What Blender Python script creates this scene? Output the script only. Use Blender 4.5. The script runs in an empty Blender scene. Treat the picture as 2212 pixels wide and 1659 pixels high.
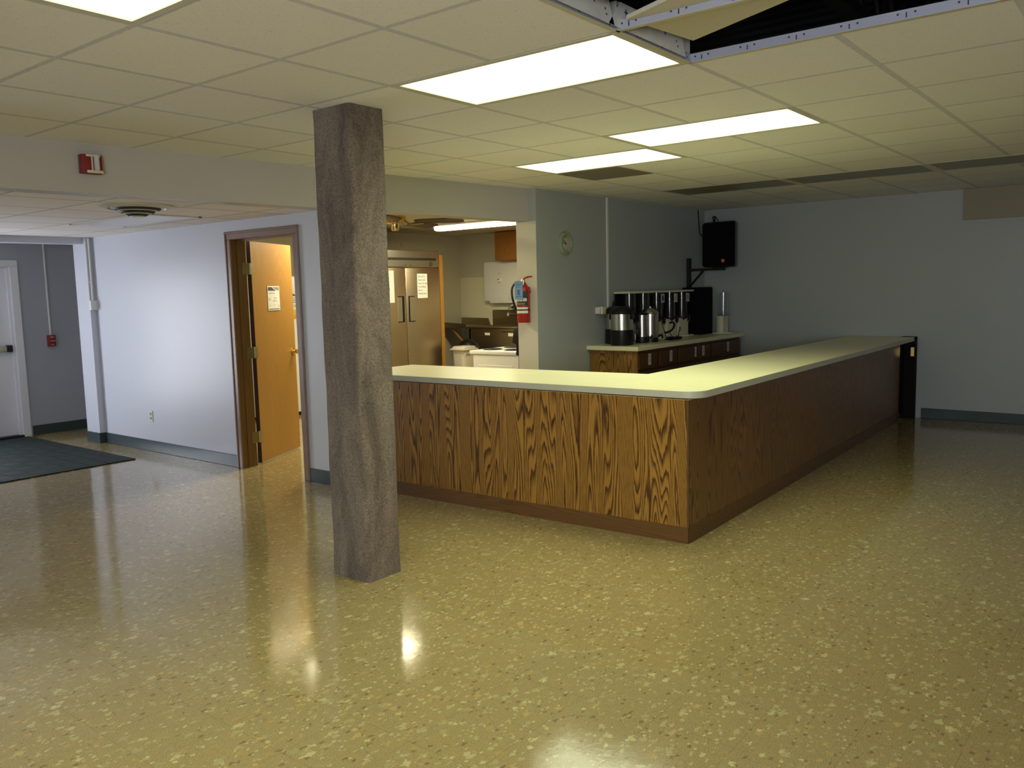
import bpy, bmesh, math, random
from mathutils import Vector, Matrix
random.seed(7)
sc = bpy.context.scene
COL = sc.collection
PI = math.pi
S = 0.6096            # ceiling grid pitch (2 ft)
H = 2.49              # hall ceiling height
R = math.radians

# ------------------------------------------------------------------ materials
def new_mat(name):
    m = bpy.data.materials.new(name); m.use_nodes = True
    nt = m.node_tree; nt.nodes.clear()
    out = nt.nodes.new('ShaderNodeOutputMaterial')
    b = nt.nodes.new('ShaderNodeBsdfPrincipled')
    nt.links.new(b.outputs[0], out.inputs[0])
    return m, nt, b
def nd(nt, typ, ins=None, **props):
    n = nt.nodes.new(typ)
    for k, v in props.items(): setattr(n, k, v)
    for k, v in (ins or {}).items():
        if isinstance(v, bpy.types.NodeSocket): nt.links.new(v, n.inputs[k])
        else: n.inputs[k].default_value = v
    return n
def math_(nt, op, a, b=None, c=None, clamp=False):
    n = nt.nodes.new('ShaderNodeMath'); n.operation = op; n.use_clamp = clamp
    for i, v in enumerate((a, b, c)):
        if v is None: continue
        if isinstance(v, bpy.types.NodeSocket): nt.links.new(v, n.inputs[i])
        else: n.inputs[i].default_value = v
    return n.outputs[0]
def mix(nt, f, a, b):
    n = nt.nodes.new('ShaderNodeMix'); n.data_type = 'RGBA'
    for k, v in ((0, f), (6, a), (7, b)):
        if isinstance(v, bpy.types.NodeSocket): nt.links.new(v, n.inputs[k])
        else: n.inputs[k].default_value = v if not isinstance(v, tuple) else (*v, 1)[:4]
    return n.outputs[2]
def ramp(nt, f, stops):
    n = nt.nodes.new('ShaderNodeValToRGB'); nt.links.new(f, n.inputs[0])
    e = n.color_ramp.elements
    while len(e) < len(stops): e.new(0.5)
    for i, (p, c) in enumerate(stops):
        e[i].position = p; e[i].color = (*c, 1)
    return n.outputs[0]
def coords(nt, scale=(1, 1, 1), loc=(0, 0, 0)):
    t = nt.nodes.new('ShaderNodeTexCoord')
    mp = nd(nt, 'ShaderNodeMapping', {'Vector': t.outputs['Object'], 'Scale': scale, 'Location': loc})
    return mp.outputs[0]
def noise(nt, vec, scale, detail=2.0, rough=0.5, dist=0.0):
    n = nd(nt, 'ShaderNodeTexNoise', {'Vector': vec, 'Scale': scale, 'Detail': detail, 'Roughness': rough, 'Distortion': dist})
    return n.outputs['Fac']
def bump(nt, b, h, strength, dist=0.002):
    n = nd(nt, 'ShaderNodeBump', {'Height': h, 'Strength': strength, 'Distance': dist})
    nt.links.new(n.outputs[0], b.inputs['Normal'])

def mat(name, col, rough=0.5, metal=0.0, var=0.08, vscale=6.0, bmp=0.0, bscale=80.0, spec=0.5, emit=None, estr=0.0, alpha=None, trans=0.0):
    m, nt, b = new_mat(name)
    v = coords(nt)
    f = noise(nt, v, vscale, 3)
    f = math_(nt, 'MULTIPLY_ADD', f, 2 * var, 1 - var)
    c = nd(nt, 'ShaderNodeVectorMath', {0: col, 1: f}, operation='MULTIPLY').outputs[0]
    nt.links.new(c, b.inputs['Base Color'])
    b.inputs['Roughness'].default_value = rough
    b.inputs['Metallic'].default_value = metal
    b.inputs['Specular IOR Level'].default_value = spec
    if emit:
        b.inputs['Emission Color'].default_value = (*emit, 1); b.inputs['Emission Strength'].default_value = estr
    if trans: b.inputs['Transmission Weight'].default_value = trans
    if bmp: bump(nt, b, noise(nt, v, bscale, 3), bmp)
    return m

def brushed(name, col, rough=0.28, horiz=True):
    m, nt, b = new_mat(name)
    v = coords(nt, (2, 2, 220) if horiz else (220, 220, 2))
    n1 = noise(nt, v, 1.0, 3)
    c = mix(nt, n1, tuple(x * 0.85 for x in col), tuple(min(1, x * 1.12) for x in col))
    nt.links.new(c, b.inputs['Base Color'])
    b.inputs['Metallic'].default_value = 1.0
    nt.links.new(math_(nt, 'MULTIPLY_ADD', n1, 0.12, rough - 0.06), b.inputs['Roughness'])
    bump(nt, b, n1, 0.05)
    return m

def wood(name, light, dark, scale=1.0, rough=0.38, contrast=1.0, along='z', streak=0.5):
    """Oak veneer: contour lines of a field stretched along the grain give cathedral figures."""
    m, nt, b = new_mat(name)
    t = nt.nodes.new('ShaderNodeTexCoord')
    sp = nd(nt, 'ShaderNodeSeparateXYZ', {0: t.outputs['Object']})
    x, y, z = sp.outputs
    if along == 'z': hcoord, vcoord = math_(nt, 'ADD', x, y), z
    elif along == 'x': hcoord, vcoord = math_(nt, 'ADD', y, z), x
    else: hcoord, vcoord = math_(nt, 'ADD', x, z), y
    cv = nd(nt, 'ShaderNodeCombineXYZ', {0: math_(nt, 'MULTIPLY', hcoord, 2.7 * scale), 1: 0.37, 2: math_(nt, 'MULTIPLY', vcoord, 0.20 * scale)}).outputs[0]
    big = noise(nt, cv, 1.5, 1.5, 0.45)
    cv2 = nd(nt, 'ShaderNodeCombineXYZ', {0: math_(nt, 'MULTIPLY', hcoord, 75 * scale), 1: 2.1, 2: math_(nt, 'MULTIPLY', vcoord, 4.5 * scale)}).outputs[0]
    med = noise(nt, cv2, 1.0, 3.0, 0.6)
    f = math_(nt, 'MULTIPLY_ADD', big, 50.0, math_(nt, 'MULTIPLY_ADD', med, 0.8, math_(nt, 'MULTIPLY', hcoord, 24.0 * scale)))
    fr = math_(nt, 'FRACT', f)
    line = ramp(nt, fr, [(0.0, (0, 0, 0)), (0.34, (0.05, 0.05, 0.05)), (0.72, (0.75, 0.75, 0.75)), (0.86, (1, 1, 1)), (1.0, (0, 0, 0))])
    cv3 = nd(nt, 'ShaderNodeCombineXYZ', {0: math_(nt, 'MULTIPLY', hcoord, 420 * scale), 1: 5.1, 2: math_(nt, 'MULTIPLY', vcoord, 9.0 * scale)}).outputs[0]
    fine = noise(nt, cv3, 1.0, 2.0, 0.6)
    lf = math_(nt, 'MULTIPLY', line, math_(nt, 'MULTIPLY_ADD', fine, 1.1, 0.25), clamp=True)
    lf = math_(nt, 'MULTIPLY', lf, contrast, clamp=True)
    lf = math_(nt, 'ADD', lf, math_(nt, 'MULTIPLY', math_(nt, 'SUBTRACT', fine, 0.5), streak), clamp=True)
    tone = noise(nt, cv, 0.9, 2)
    lc = mix(nt, tone, tuple(c * 0.8 for c in light), tuple(c * 1.2 for c in light))
    nt.links.new(mix(nt, lf, lc, dark), b.inputs['Base Color'])
    b.inputs['Roughness'].default_value = rough
    bump(nt, b, lf, 0.08, 0.001)
    return m

def mat_floor():
    m, nt, b = new_mat('vinyl_composition_tile')
    v = coords(nt)
    n1 = noise(nt, v, 230, 2, 0.8); n2 = noise(nt, v, 38, 3, 0.7); n3 = noise(nt, v, 0.7, 2)
    base = mix(nt, ramp(nt, n1, [(0.38, (0, 0, 0)), (0.62, (1, 1, 1))]), (0.165, 0.121, 0.047), (0.40, 0.322, 0.154))
    base = mix(nt, ramp(nt, n2, [(0.42, (0, 0, 0)), (0.66, (0.6, 0.6, 0.6))]), base, (0.34, 0.257, 0.106))
    wob = nd(nt, 'ShaderNodeTexNoise', {'Vector': v, 'Scale': 62.0, 'Detail': 1.0}, noise_dimensions='2D')
    wob = nd(nt, 'ShaderNodeVectorMath', {0: wob.outputs['Color'], 1: (0.5, 0.5, 0.5)}, operation='SUBTRACT').outputs[0]
    def chips(scale, rot, stretch, thresh, size, seed):
        off = nd(nt, 'ShaderNodeVectorMath', {0: wob, 'Scale': 0.75 / scale}, operation='SCALE').outputs[0]
        vec = nd(nt, 'ShaderNodeVectorMath', {0: v, 1: off}, operation='ADD').outputs[0]
        mp = nd(nt, 'ShaderNodeMapping', {'Vector': vec, 'Scale': (stretch, 1, 1), 'Rotation': (0, 0, rot), 'Location': (seed, seed * 1.7, 0)})
        vo = nd(nt, 'ShaderNodeTexVoronoi', {'Vector': mp.outputs[0], 'Scale': scale}, voronoi_dimensions='2D', distance='MANHATTAN')
        sp = nd(nt, 'ShaderNodeSeparateColor', {0: vo.outputs['Color']})
        pick = math_(nt, 'GREATER_THAN', sp.outputs[0], thresh)
        sz = math_(nt, 'MULTIPLY', math_(nt, 'MULTIPLY_ADD', sp.outputs[1], 0.8, 0.5), size * 1.2)
        near = math_(nt, 'LESS_THAN', vo.outputs['Distance'], sz)
        return math_(nt, 'MULTIPLY', pick, near), sp.outputs[2]
    light = [((0.50, 0.45, 0.225), [(23, 0.3, 0.6, 0.88, 0.26, 1.3), (33, 1.9, 0.7, 0.87, 0.28, 5.1), (60, 0.9, 0.7, 0.84, 0.32, 3.3)]),
             ((0.42, 0.285, 0.10), [(33, 1.1, 0.65, 0.80, 0.31, 2.2)]),
             ((0.37, 0.34, 0.165), [(27, 2.9, 0.6, 0.70, 0.27, 3.9)]),
             ((0.13, 0.085, 0.04), [(48, 2.2, 0.6, 0.88, 0.30, 4.4)])]
    c = base
    for colr, layers in reversed(light):
        for L in layers:
            f, rnd = chips(*L)
            cc = mix(nt, rnd, tuple(x * 0.72 for x in colr), tuple(min(1, x * 1.25) for x in colr))
            c = mix(nt, math_(nt, 'MULTIPLY', f, 0.72), c, cc)
    c = mix(nt, math_(nt, 'MULTIPLY', n3, 0.35), c, (0.27, 0.20, 0.085))
    # one-foot tile seams, barely visible
    sp = nd(nt, 'ShaderNodeSeparateXYZ', {0: v})
    seam = None
    for s in (sp.outputs[0], sp.outputs[1]):
        a = math_(nt, 'ABSOLUTE', math_(nt, 'SUBTRACT', math_(nt, 'FRACT', math_(nt, 'MULTIPLY', s, 1 / 0.3048)), 0.5))
        g = math_(nt, 'GREATER_THAN', a, 0.4965)
        seam = g if seam is None else math_(nt, 'MAXIMUM', seam, g)
    c = mix(nt, math_(nt, 'MULTIPLY', seam, 0.42), c, (0.12, 0.085, 0.035))
    nt.links.new(c, b.inputs['Base Color'])
    rn = noise(nt, v, 3.0, 4)
    nt.links.new(math_(nt, 'MULTIPLY_ADD', rn, 0.12, 0.045), b.inputs['Roughness'])
    b.inputs['Specular IOR Level'].default_value = 0.62
    hv = coords(nt, (1, 1, 1))
    h = math_(nt, 'ADD', noise(nt, hv, 9, 2), math_(nt, 'MULTIPLY', noise(nt, hv, 70, 2), 0.22))
    h = math_(nt, 'SUBTRACT', h, math_(nt, 'MULTIPLY', seam, 0.25))
    bump(nt, b, h, 0.07, 0.005)
    return m

def mat_ceiling(name, col, line, wide=0.012, strong=1.0):
    m, nt, b = new_mat(name)
    v = coords(nt)
    sp = nd(nt, 'ShaderNodeSeparateXYZ', {0: v})
    pin = noise(nt, v, 170, 2, 0.7)
    pits = ramp(nt, pin, [(0.27, (0.35, 0.35, 0.35)), (0.36, (1, 1, 1))])
    fl = noise(nt, v, 0.8, 2)
    # each tile a slightly different tone
    cell = nd(nt, 'ShaderNodeVectorMath', {0: v, 1: (1 / S, 1 / S, 1)}, operation='MULTIPLY').outputs[0]
    cell = nd(nt, 'ShaderNodeVectorMath', {0: cell}, operation='FLOOR').outputs[0]
    wn = nd(nt, 'ShaderNodeTexWhiteNoise', {'Vector': cell}, noise_dimensions='2D').outputs[0]
    tone = math_(nt, 'ADD', math_(nt, 'MULTIPLY', wn, 0.05), math_(nt, 'MULTIPLY_ADD', fl, 0.08, 0.9))
    c = nd(nt, 'ShaderNodeVectorMath', {0: col, 1: tone}, operation='MULTIPLY').outputs[0]
    c = nd(nt, 'ShaderNodeVectorMath', {0: c, 1: pits}, operation='MULTIPLY').outputs[0]
    tee = edge = None
    for s, w in ((sp.outputs[0], wide * 0.75), (sp.outputs[1], wide)):
        a = math_(nt, 'ABSOLUTE', math_(nt, 'SUBTRACT', math_(nt, 'FRACT', math_(nt, 'ADD', math_(nt, 'MULTIPLY', s, 1 / S), 0.5)), 0.5))
        g = math_(nt, 'LESS_THAN', a, w / S)
        e = math_(nt, 'LESS_THAN', a, (w + 0.004) / S)
        tee = g if tee is None else math_(nt, 'MAXIMUM', tee, g)
        edge = e if edge is None else math_(nt, 'MAXIMUM', edge, e)
    ragged = ramp(nt, noise(nt, v, 60, 2), [(0.4, (0.35, 0.35, 0.35)), (0.6, (1, 1, 1))])
    c = mix(nt, math_(nt, 'MULTIPLY', edge, math_(nt, 'MULTIPLY', ragged, 0.5 * strong)), c, tuple(x * 0.45 for x in line))  # shadow line beside the tees painted into the tile colour
    c = mix(nt, math_(nt, 'MULTIPLY', tee, 0.9), c, line)
    nt.links.new(c, b.inputs['Base Color'])
    b.inputs['Roughness'].default_value = 0.85
    b.inputs['Specular IOR Level'].default_value = 0.2
    h = math_(nt, 'ADD', math_(nt, 'MULTIPLY', pits, 0.3), math_(nt, 'MULTIPLY', tee, 1.0))
    bump(nt, b, h, 0.25, 0.003)
    return m

def mat_wall(name, col, rough=0.42, scuff=0.0):
    m, nt, b = new_mat(name)
    v = coords(nt)
    n1 = noise(nt, v, 1.2, 3); n2 = noise(nt, v, 150, 2)
    c = mix(nt, n1, tuple(x * 0.94 for x in col), tuple(min(1, x * 1.05) for x in col))
    if scuff:
        sv = coords(nt, (9, 9, 2.5))
        sm = ramp(nt, noise(nt, sv, 1.7, 4, 0.7), [(0.66, (0, 0, 0)), (0.76, (1, 1, 1))])
        c = mix(nt, math_(nt, 'MULTIPLY', sm, scuff), c, tuple(x * 0.6 for x in col))
    nt.links.new(c, b.inputs['Base Color'])
    b.inputs['Roughness'].default_value = rough
    h = math_(nt, 'ADD', math_(nt, 'MULTIPLY', n2, 0.5), noise(nt, v, 9, 2))
    bump(nt, b, h, 0.12, 0.003)
    return m

def mat_carpet():
    m, nt, b = new_mat('grey_brown_cut_pile_carpet')
    v = coords(nt)
    fine = noise(nt, v, 120, 4, 0.95)
    t = nt.nodes.new('ShaderNodeTexCoord')
    mp = nd(nt, 'ShaderNodeMapping', {'Vector': t.outputs['Object'], 'Scale': (3.2, 3.2, 1.1)})
    big = noise(nt, mp.outputs[0], 1.5, 5, 0.7, 0.8)
    base = mix(nt, ramp(nt, fine, [(0.3, (0, 0, 0)), (0.7, (1, 1, 1))]), (0.034, 0.024, 0.020), (0.34, 0.275, 0.225))
    nap = ramp(nt, big, [(0.36, (0, 0, 0)), (0.62, (1, 1, 1))])
    c = mix(nt, nap, nd(nt, 'ShaderNodeVectorMath', {0: base, 1: (0.68, 0.64, 0.62)}, operation='MULTIPLY').outputs[0],
            nd(nt, 'ShaderNodeVectorMath', {0: base, 1: (1.35, 1.32, 1.25)}, operation='MULTIPLY').outputs[0])
    nt.links.new(c, b.inputs['Base Color'])
    b.inputs['Roughness'].default_value = 1.0
    b.inputs['Specular IOR Level'].default_value = 0.1
    b.inputs['Sheen Weight'].default_value = 0.15; b.inputs['Sheen Roughness'].default_value = 0.5
    bump(nt, b, fine, 0.9, 0.006)
    return m

def mat_mat():
    m, nt, b = new_mat('ribbed_rubber_mat')
    v = coords(nt)
    sp = nd(nt, 'ShaderNodeSeparateXYZ', {0: v})
    p = 0.155
    ix = math_(nt, 'FLOOR', math_(nt, 'MULTIPLY', sp.outputs[0], 1 / p)); iy = math_(nt, 'FLOOR', math_(nt, 'MULTIPLY', sp.outputs[1], 1 / p))
    par = math_(nt, 'FLOORED_MODULO', math_(nt, 'ADD', ix, iy), 2.0)
    rx = math_(nt, 'SINE', math_(nt, 'MULTIPLY', sp.outputs[0], 2 * PI / 0.019)); ry = math_(nt, 'SINE', math_(nt, 'MULTIPLY', sp.outputs[1], 2 * PI / 0.019))
    rib = nd(nt, 'ShaderNodeMix', {0: par, 2: rx, 3: ry}).outputs[0]
    f = math_(nt, 'MULTIPLY_ADD', rib, 0.5, 0.5)
    gx = math_(nt, 'ABSOLUTE', math_(nt, 'SUBTRACT', math_(nt, 'FRACT', math_(nt, 'MULTIPLY', sp.outputs[0], 1 / p)), 0.5))
    gy = math_(nt, 'ABSOLUTE', math_(nt, 'SUBTRACT', math_(nt, 'FRACT', math_(nt, 'MULTIPLY', sp.outputs[1], 1 / p)), 0.5))
    gr = math_(nt, 'GREATER_THAN', math_(nt, 'MAXIMUM', gx, gy), 0.465)
    c = mix(nt, f, (0.008, 0.014, 0.012), (0.045, 0.062, 0.056))
    c = mix(nt, gr, c, (0.006, 0.009, 0.008))
    nt.links.new(c, b.inputs['Base Color'])
    b.inputs['Roughness'].default_value = 0.7
    b.inputs['Specular IOR Level'].default_value = 0.2
    bump(nt, b, math_(nt, 'SUBTRACT', f, gr), 0.6, 0.004)
    return m

def emitter(name, col, strength):
    m, nt, b = new_mat(name)
    v = coords(nt)
    n = noise(nt, v, 120, 2)
    b.inputs['Base Color'].default_value = (0.9, 0.9, 0.85, 1)
    b.inputs['Emission Color'].default_value = (*col, 1)
    nt.links.new(math_(nt, 'MULTIPLY_ADD', n, strength * 0.1, strength * 0.95), b.inputs['Emission Strength'])
    return m

def glassy(name, col=(0.9, 0.93, 0.92), gloss=0.35):
    m = bpy.data.materials.new(name); m.use_nodes = True
    nt = m.node_tree; nt.nodes.clear()
    out = nt.nodes.new('ShaderNodeOutputMaterial')
    tr = nd(nt, 'ShaderNodeBsdfTransparent', {'Color': (*col, 1)})
    gl = nd(nt, 'ShaderNodeBsdfGlossy', {'Color': (1, 1, 1, 1), 'Roughness': 0.08})
    fr = nd(nt, 'ShaderNodeFresnel', {'IOR': 1.45})
    n = noise(nt, coords(nt), 4, 1)
    f = math_(nt, 'MULTIPLY_ADD', fr.outputs[0], gloss, math_(nt, 'MULTIPLY', n, 0.03), clamp=True)
    mx = nd(nt, 'ShaderNodeMixShader', {0: f, 1: tr.outputs[0], 2: gl.outputs[0]})
    nt.links.new(mx.outputs[0], out.inputs[0])
    return m

LIGHTCOL = (0.93, 1.0, 0.67)
M = {}
M['floor'] = mat_floor()
M['ceil'] = mat_ceiling('acoustic_tile_ceiling', (0.92, 0.905, 0.885), (0.66, 0.65, 0.70))
M['ceil_low'] = mat_ceiling('entry_tile_ceiling', (0.86, 0.80, 0.74), (0.40, 0.34, 0.32), 0.008, 0.8)
M['ceil_kitchen'] = mat_ceiling('kitchen_tile_ceiling', (0.70, 0.62, 0.48), (0.40, 0.32, 0.20), 0.008)
M['wall'] = mat_wall('painted_wall_grey', (0.415, 0.44, 0.435), 0.40)
M['wall_behind'] = mat_wall('bounce_cut_wall', (0.12, 0.12, 0.12), 0.6)  # unseen hall walls coloured dark to cut bounced light
M['wall_entry'] = mat_wall('painted_wall_pale_blue', (0.60, 0.62, 0.67), 0.36, 0.25)
M['wall_dark'] = mat_wall('painted_wall_slate', (0.44, 0.465, 0.53), 0.40)
M['wall_kitchen'] = mat_wall('painted_wall_cream', (0.56, 0.51, 0.36), 0.45)
M['end_warm_lit'] = mat_wall('warm_lit_wall_end', (0.66, 0.63, 0.50), 0.45)
M['frp'] = mat_wall('cream_splash_panel', (0.74, 0.70, 0.46), 0.30)
M['beam'] = mat_wall('painted_beam', (0.55, 0.52, 0.485), 0.45)
M['base'] = mat('green_rubber_baseboard', (0.040, 0.062, 0.065), 0.32, var=0.15)
M['carpet'] = mat_carpet()
M['matrub'] = mat_mat()
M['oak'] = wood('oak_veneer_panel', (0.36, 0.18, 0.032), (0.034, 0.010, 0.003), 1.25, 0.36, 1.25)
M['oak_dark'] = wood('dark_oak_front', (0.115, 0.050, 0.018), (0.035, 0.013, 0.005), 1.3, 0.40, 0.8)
M['oak_side_shaded'] = wood('oak_veneer_shaded_side', (0.24, 0.115, 0.026), (0.040, 0.013, 0.004), 1.4, 0.36, 1.15)  # same oak darkened: shade on the side arm put into the colour
M['oak_kick'] = wood('oak_kick_board', (0.13, 0.062, 0.018), (0.06, 0.025, 0.008), 1.0, 0.42, 0.6, along='x', streak=0.7)
M['oak_kick_y'] = wood('oak_kick_board_front', (0.15, 0.070, 0.020), (0.06, 0.025, 0.008), 1.0, 0.42, 0.6, along='y', streak=0.7)
M['oak_door'] = wood('honey_oak_door', (0.46, 0.23, 0.040), (0.36, 0.165, 0.028), 0.8, 0.40, 0.7, streak=0.9)
M['oak_trim'] = wood('walnut_casing', (0.25, 0.155, 0.10), (0.14, 0.08, 0.05), 1.2, 0.32, 0.6)
M['oak_jamb'] = wood('brown_jamb', (0.19, 0.095, 0.022), (0.10, 0.05, 0.012), 1.0, 0.40, 0.6)
M['oak_edge'] = wood('dark_door_edge', (0.055, 0.022, 0.016), (0.03, 0.012, 0.01), 1.0, 0.45, 0.5)
M['oak_cab'] = wood('oak_kitchen_cabinet', (0.40, 0.17, 0.035), (0.25, 0.09, 0.02), 1.0, 0.38, 0.8)
M['laminate'] = mat('cream_laminate', (0.77, 0.73, 0.47), 0.30, var=0.05, vscale=3)
M['lam_edge'] = mat('greyed_laminate_edge', (0.52, 0.52, 0.41), 0.35, var=0.06)
M['steel'] = brushed('brushed_stainless', (0.66, 0.62, 0.54), 0.30)
M['steel_v'] = brushed('satin_stainless_vertical', (0.66, 0.63, 0.55), 0.24, False)
M['steel_sink'] = brushed('dull_sink_steel', (0.42, 0.34, 0.22), 0.38)
M['steel_fridge'] = brushed('fridge_steel', (0.66, 0.53, 0.36), 0.36)
M['chrome'] = mat('chrome', (0.85, 0.85, 0.83), 0.10, 1.0, 0.03)
M['brass'] = mat('polished_brass', (0.80, 0.58, 0.20), 0.16, 1.0, 0.05)
M['hinge'] = mat('antique_brass', (0.42, 0.36, 0.18), 0.35, 1.0, 0.12, 40)
M['galv'] = mat('galvanised_sheet', (0.80, 0.80, 0.74), 0.42, 0.15, 0.15, 18)
M['tee'] = mat('white_tee_web', (0.46, 0.48, 0.58), 0.4, 0.2, 0.05)
M['tee_face'] = mat('tee_face', (0.56, 0.53, 0.40), 0.5, 0.0, 0.05)
M['black'] = mat('black_plastic', (0.008, 0.008, 0.008), 0.36, var=0.2, vscale=20, spec=0.35)
M['black_matte'] = mat('black_cloth', (0.0045, 0.0045, 0.005), 0.9, var=0.25, vscale=40, bmp=0.3, bscale=300, spec=0.1)
M['black_metal'] = mat('black_steel', (0.008, 0.008, 0.009), 0.5, 0.2, 0.2)
M['dark_post'] = mat('dark_stained_post', (0.010, 0.007, 0.006), 0.7, 0, 0.2, spec=0.12)
M['white'] = mat('white_enamel', (0.82, 0.80, 0.72), 0.28, var=0.03)
M['white_pl'] = mat('white_plastic', (0.74, 0.73, 0.70), 0.4, var=0.04)
M['white_door'] = mat('white_painted_steel', (0.82, 0.82, 0.85), 0.38, var=0.03)
M['cream'] = mat('cream_plastic', (0.74, 0.70, 0.50), 0.4, var=0.05)
M['bin'] = mat('beige_bin_plastic', (0.62, 0.56, 0.45), 0.42, var=0.04)
M['paper'] = mat('paper', (0.84, 0.82, 0.74), 0.7, var=0.03)
M['card'] = mat('label_card', (0.58, 0.58, 0.54), 0.7, var=0.08, vscale=60)
M['ink'] = mat('dark_ink', (0.05, 0.05, 0.055), 0.7, var=0.1)
M['grey_ink'] = mat('grey_ink', (0.30, 0.30, 0.28), 0.7, var=0.1)
M['blue_ink'] = mat('blue_ink', (0.10, 0.16, 0.32), 0.7, var=0.1)
M['orange_ink'] = mat('orange_ink', (0.75, 0.30, 0.03), 0.7, var=0.1)
M['yellow_ink'] = mat('yellow_ink', (0.62, 0.55, 0.06), 0.7, var=0.1)
M['red'] = mat('red_enamel', (0.42, 0.028, 0.022), 0.35, var=0.06)
M['red_dark'] = mat('dark_red_plastic', (0.20, 0.012, 0.014), 0.4, var=0.06)
M['red_box'] = mat('red_alarm_plastic', (0.26, 0.022, 0.020), 0.4, var=0.06)
M['blue_tag'] = mat('blue_card', (0.22, 0.40, 0.62), 0.6, var=0.08, vscale=50)
M['green_ring'] = mat('pale_green_plastic', (0.30, 0.36, 0.23), 0.35, var=0.05)
M['clock_face'] = mat('clock_dial', (0.52, 0.48, 0.43), 0.6, var=0.03)
M['orange'] = mat('orange_badge', (0.62, 0.14, 0.04), 0.5, var=0.05)
M['clear'] = glassy('clear_acrylic', (0.96, 0.965, 0.96), 0.12)
M['coffee'] = mat('dark_coffee', (0.012, 0.008, 0.006), 0.65, var=0.3, vscale=90)
M['fan_blade'] = wood('dark_fan_blade', (0.060, 0.030, 0.024), (0.035, 0.018, 0.014), 1.0, 0.4, 0.6, along='x')
M['unlit'] = mat('unlit_lens', (0.22, 0.19, 0.12), 0.35, var=0.06)
M['unlit_pale'] = mat('pale_unlit_lens', (0.62, 0.60, 0.62), 0.3, var=0.04)
M['vent'] = mat('vent_enamel', (0.55, 0.52, 0.40), 0.4, var=0.05)
M['vent_dark'] = mat('vent_shadow', (0.02, 0.02, 0.018), 0.6, var=0.1)
M['deck'] = mat('dark_roof_deck', (0.035, 0.036, 0.045), 0.6, 0.0, 0.4, 3)
M['joist'] = mat('dark_joist', (0.012, 0.010, 0.012), 0.7, 0, 0.3)
M['light'] = emitter('lit_lens', LIGHTCOL, 2.6)
M['light_kitchen'] = emitter('lit_kitchen_lens', (1.0, 0.90, 0.60), 5.0)
M['frame'] = mat('fixture_frame', (0.62, 0.60, 0.50), 0.45, var=0.04)
M['tile_loose'] = mat_ceiling('loose_tile_face', (0.74, 0.71, 0.58), (0.74, 0.71, 0.58))
M['glass'] = glassy('window_glass', (0.95, 0.97, 1.0))
M['bulk'] = mat_wall('tan_boxing', (0.30, 0.26, 0.17), 0.5)
M['strobe'] = mat('clear_strobe_lens', (0.72, 0.72, 0.80), 0.12, 0.3, 0.1, 60)

# ------------------------------------------------------------------ mesh helpers
def bm_new(): return bmesh.new()
def merge(bm, tmp, mtx=None):
    if mtx is not None: tmp.transform(mtx)
    me = bpy.data.meshes.new('t'); tmp.to_mesh(me); tmp.free(); bm.from_mesh(me); bpy.data.meshes.remove(me)
def box(bm, x0, x1, y0, y1, z0, z1, bev=0.0, seg=2, mtx=None):
    t = bmesh.new()
    vs = [t.verts.new((x, y, z)) for z in (z0, z1) for y in (y0, y1) for x in (x0, x1)]
    for f in ((0, 2, 3, 1), (4, 5, 7, 6), (0, 1, 5, 4), (2, 6, 7, 3), (0, 4, 6, 2), (1, 3, 7, 5)):
        t.faces.new([vs[i] for i in f])
    if bev: bmesh.ops.bevel(t, geom=t.edges[:], offset=bev, segments=seg, affect='EDGES', profile=0.5)
    merge(bm, t, mtx); return bm
def prism(bm, pts, z0, z1, bev=0.0, mtx=None):
    t = bmesh.new()
    a = [t.verts.new((x, y, z0)) for x, y in pts]; b = [t.verts.new((x, y, z1)) for x, y in pts]
    n = len(pts)
    t.faces.new(a[::-1]); t.faces.new(b)
    for i in range(n): t.faces.new((a[i], a[(i + 1) % n], b[(i + 1) % n], b[i]))
    bmesh.ops.recalc_face_normals(t, faces=t.faces[:])
    if bev: bmesh.ops.bevel(t, geom=t.edges[:], offset=bev, segments=2, affect='EDGES', profile=0.5)
    merge(bm, t, mtx); return bm
def lathe(bm, prof, seg=32, mtx=None):
    t = bmesh.new(); rings = []
    for r, z in prof:
        if r < 1e-6: rings.append([t.verts.new((0, 0, z))])
        else: rings.append([t.verts.new((r * math.cos(2 * PI * i / seg), r * math.sin(2 * PI * i / seg), z)) for i in range(seg)])
    for a, b in zip(rings, rings[1:]):
        for i in range(seg):
            j = (i + 1) % seg
            if len(a) == 1 and len(b) == 1: continue
            if len(a) == 1: t.faces.new((a[0], b[j], b[i]))
            elif len(b) == 1: t.faces.new((a[i], a[j], b[0]))
            else: t.faces.new((a[i], a[j], b[j], b[i]))
    if len(rings[0]) > 1 and len(rings[-1]) > 1:      # an open ring profile closes on itself
        a, b = rings[-1], rings[0]
        for i in range(seg):
            j = (i + 1) % seg; t.faces.new((a[i], a[j], b[j], b[i]))
    else:
        for ring in (rings[0], rings[-1]):
            if len(ring) > 1: t.faces.new(ring)
    bmesh.ops.recalc_face_normals(t, faces=t.faces[:])
    merge(bm, t, mtx); return bm
def smooth_pts(pts, n=6):
    out = []; P = [Vector(p) for p in pts]
    for i in range(len(P) - 1):
        p0, p1, p2, p3 = P[max(i - 1, 0)], P[i], P[i + 1], P[min(i + 2, len(P) - 1)]
        for k in range(n):
            t = k / n
            out.append(0.5 * ((2 * p1) + (p2 - p0) * t + (2 * p0 - 5 * p1 + 4 * p2 - p3) * t * t + (3 * p1 - p0 - 3 * p2 + p3) * t ** 3))
    out.append(P[-1]); return out
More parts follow.
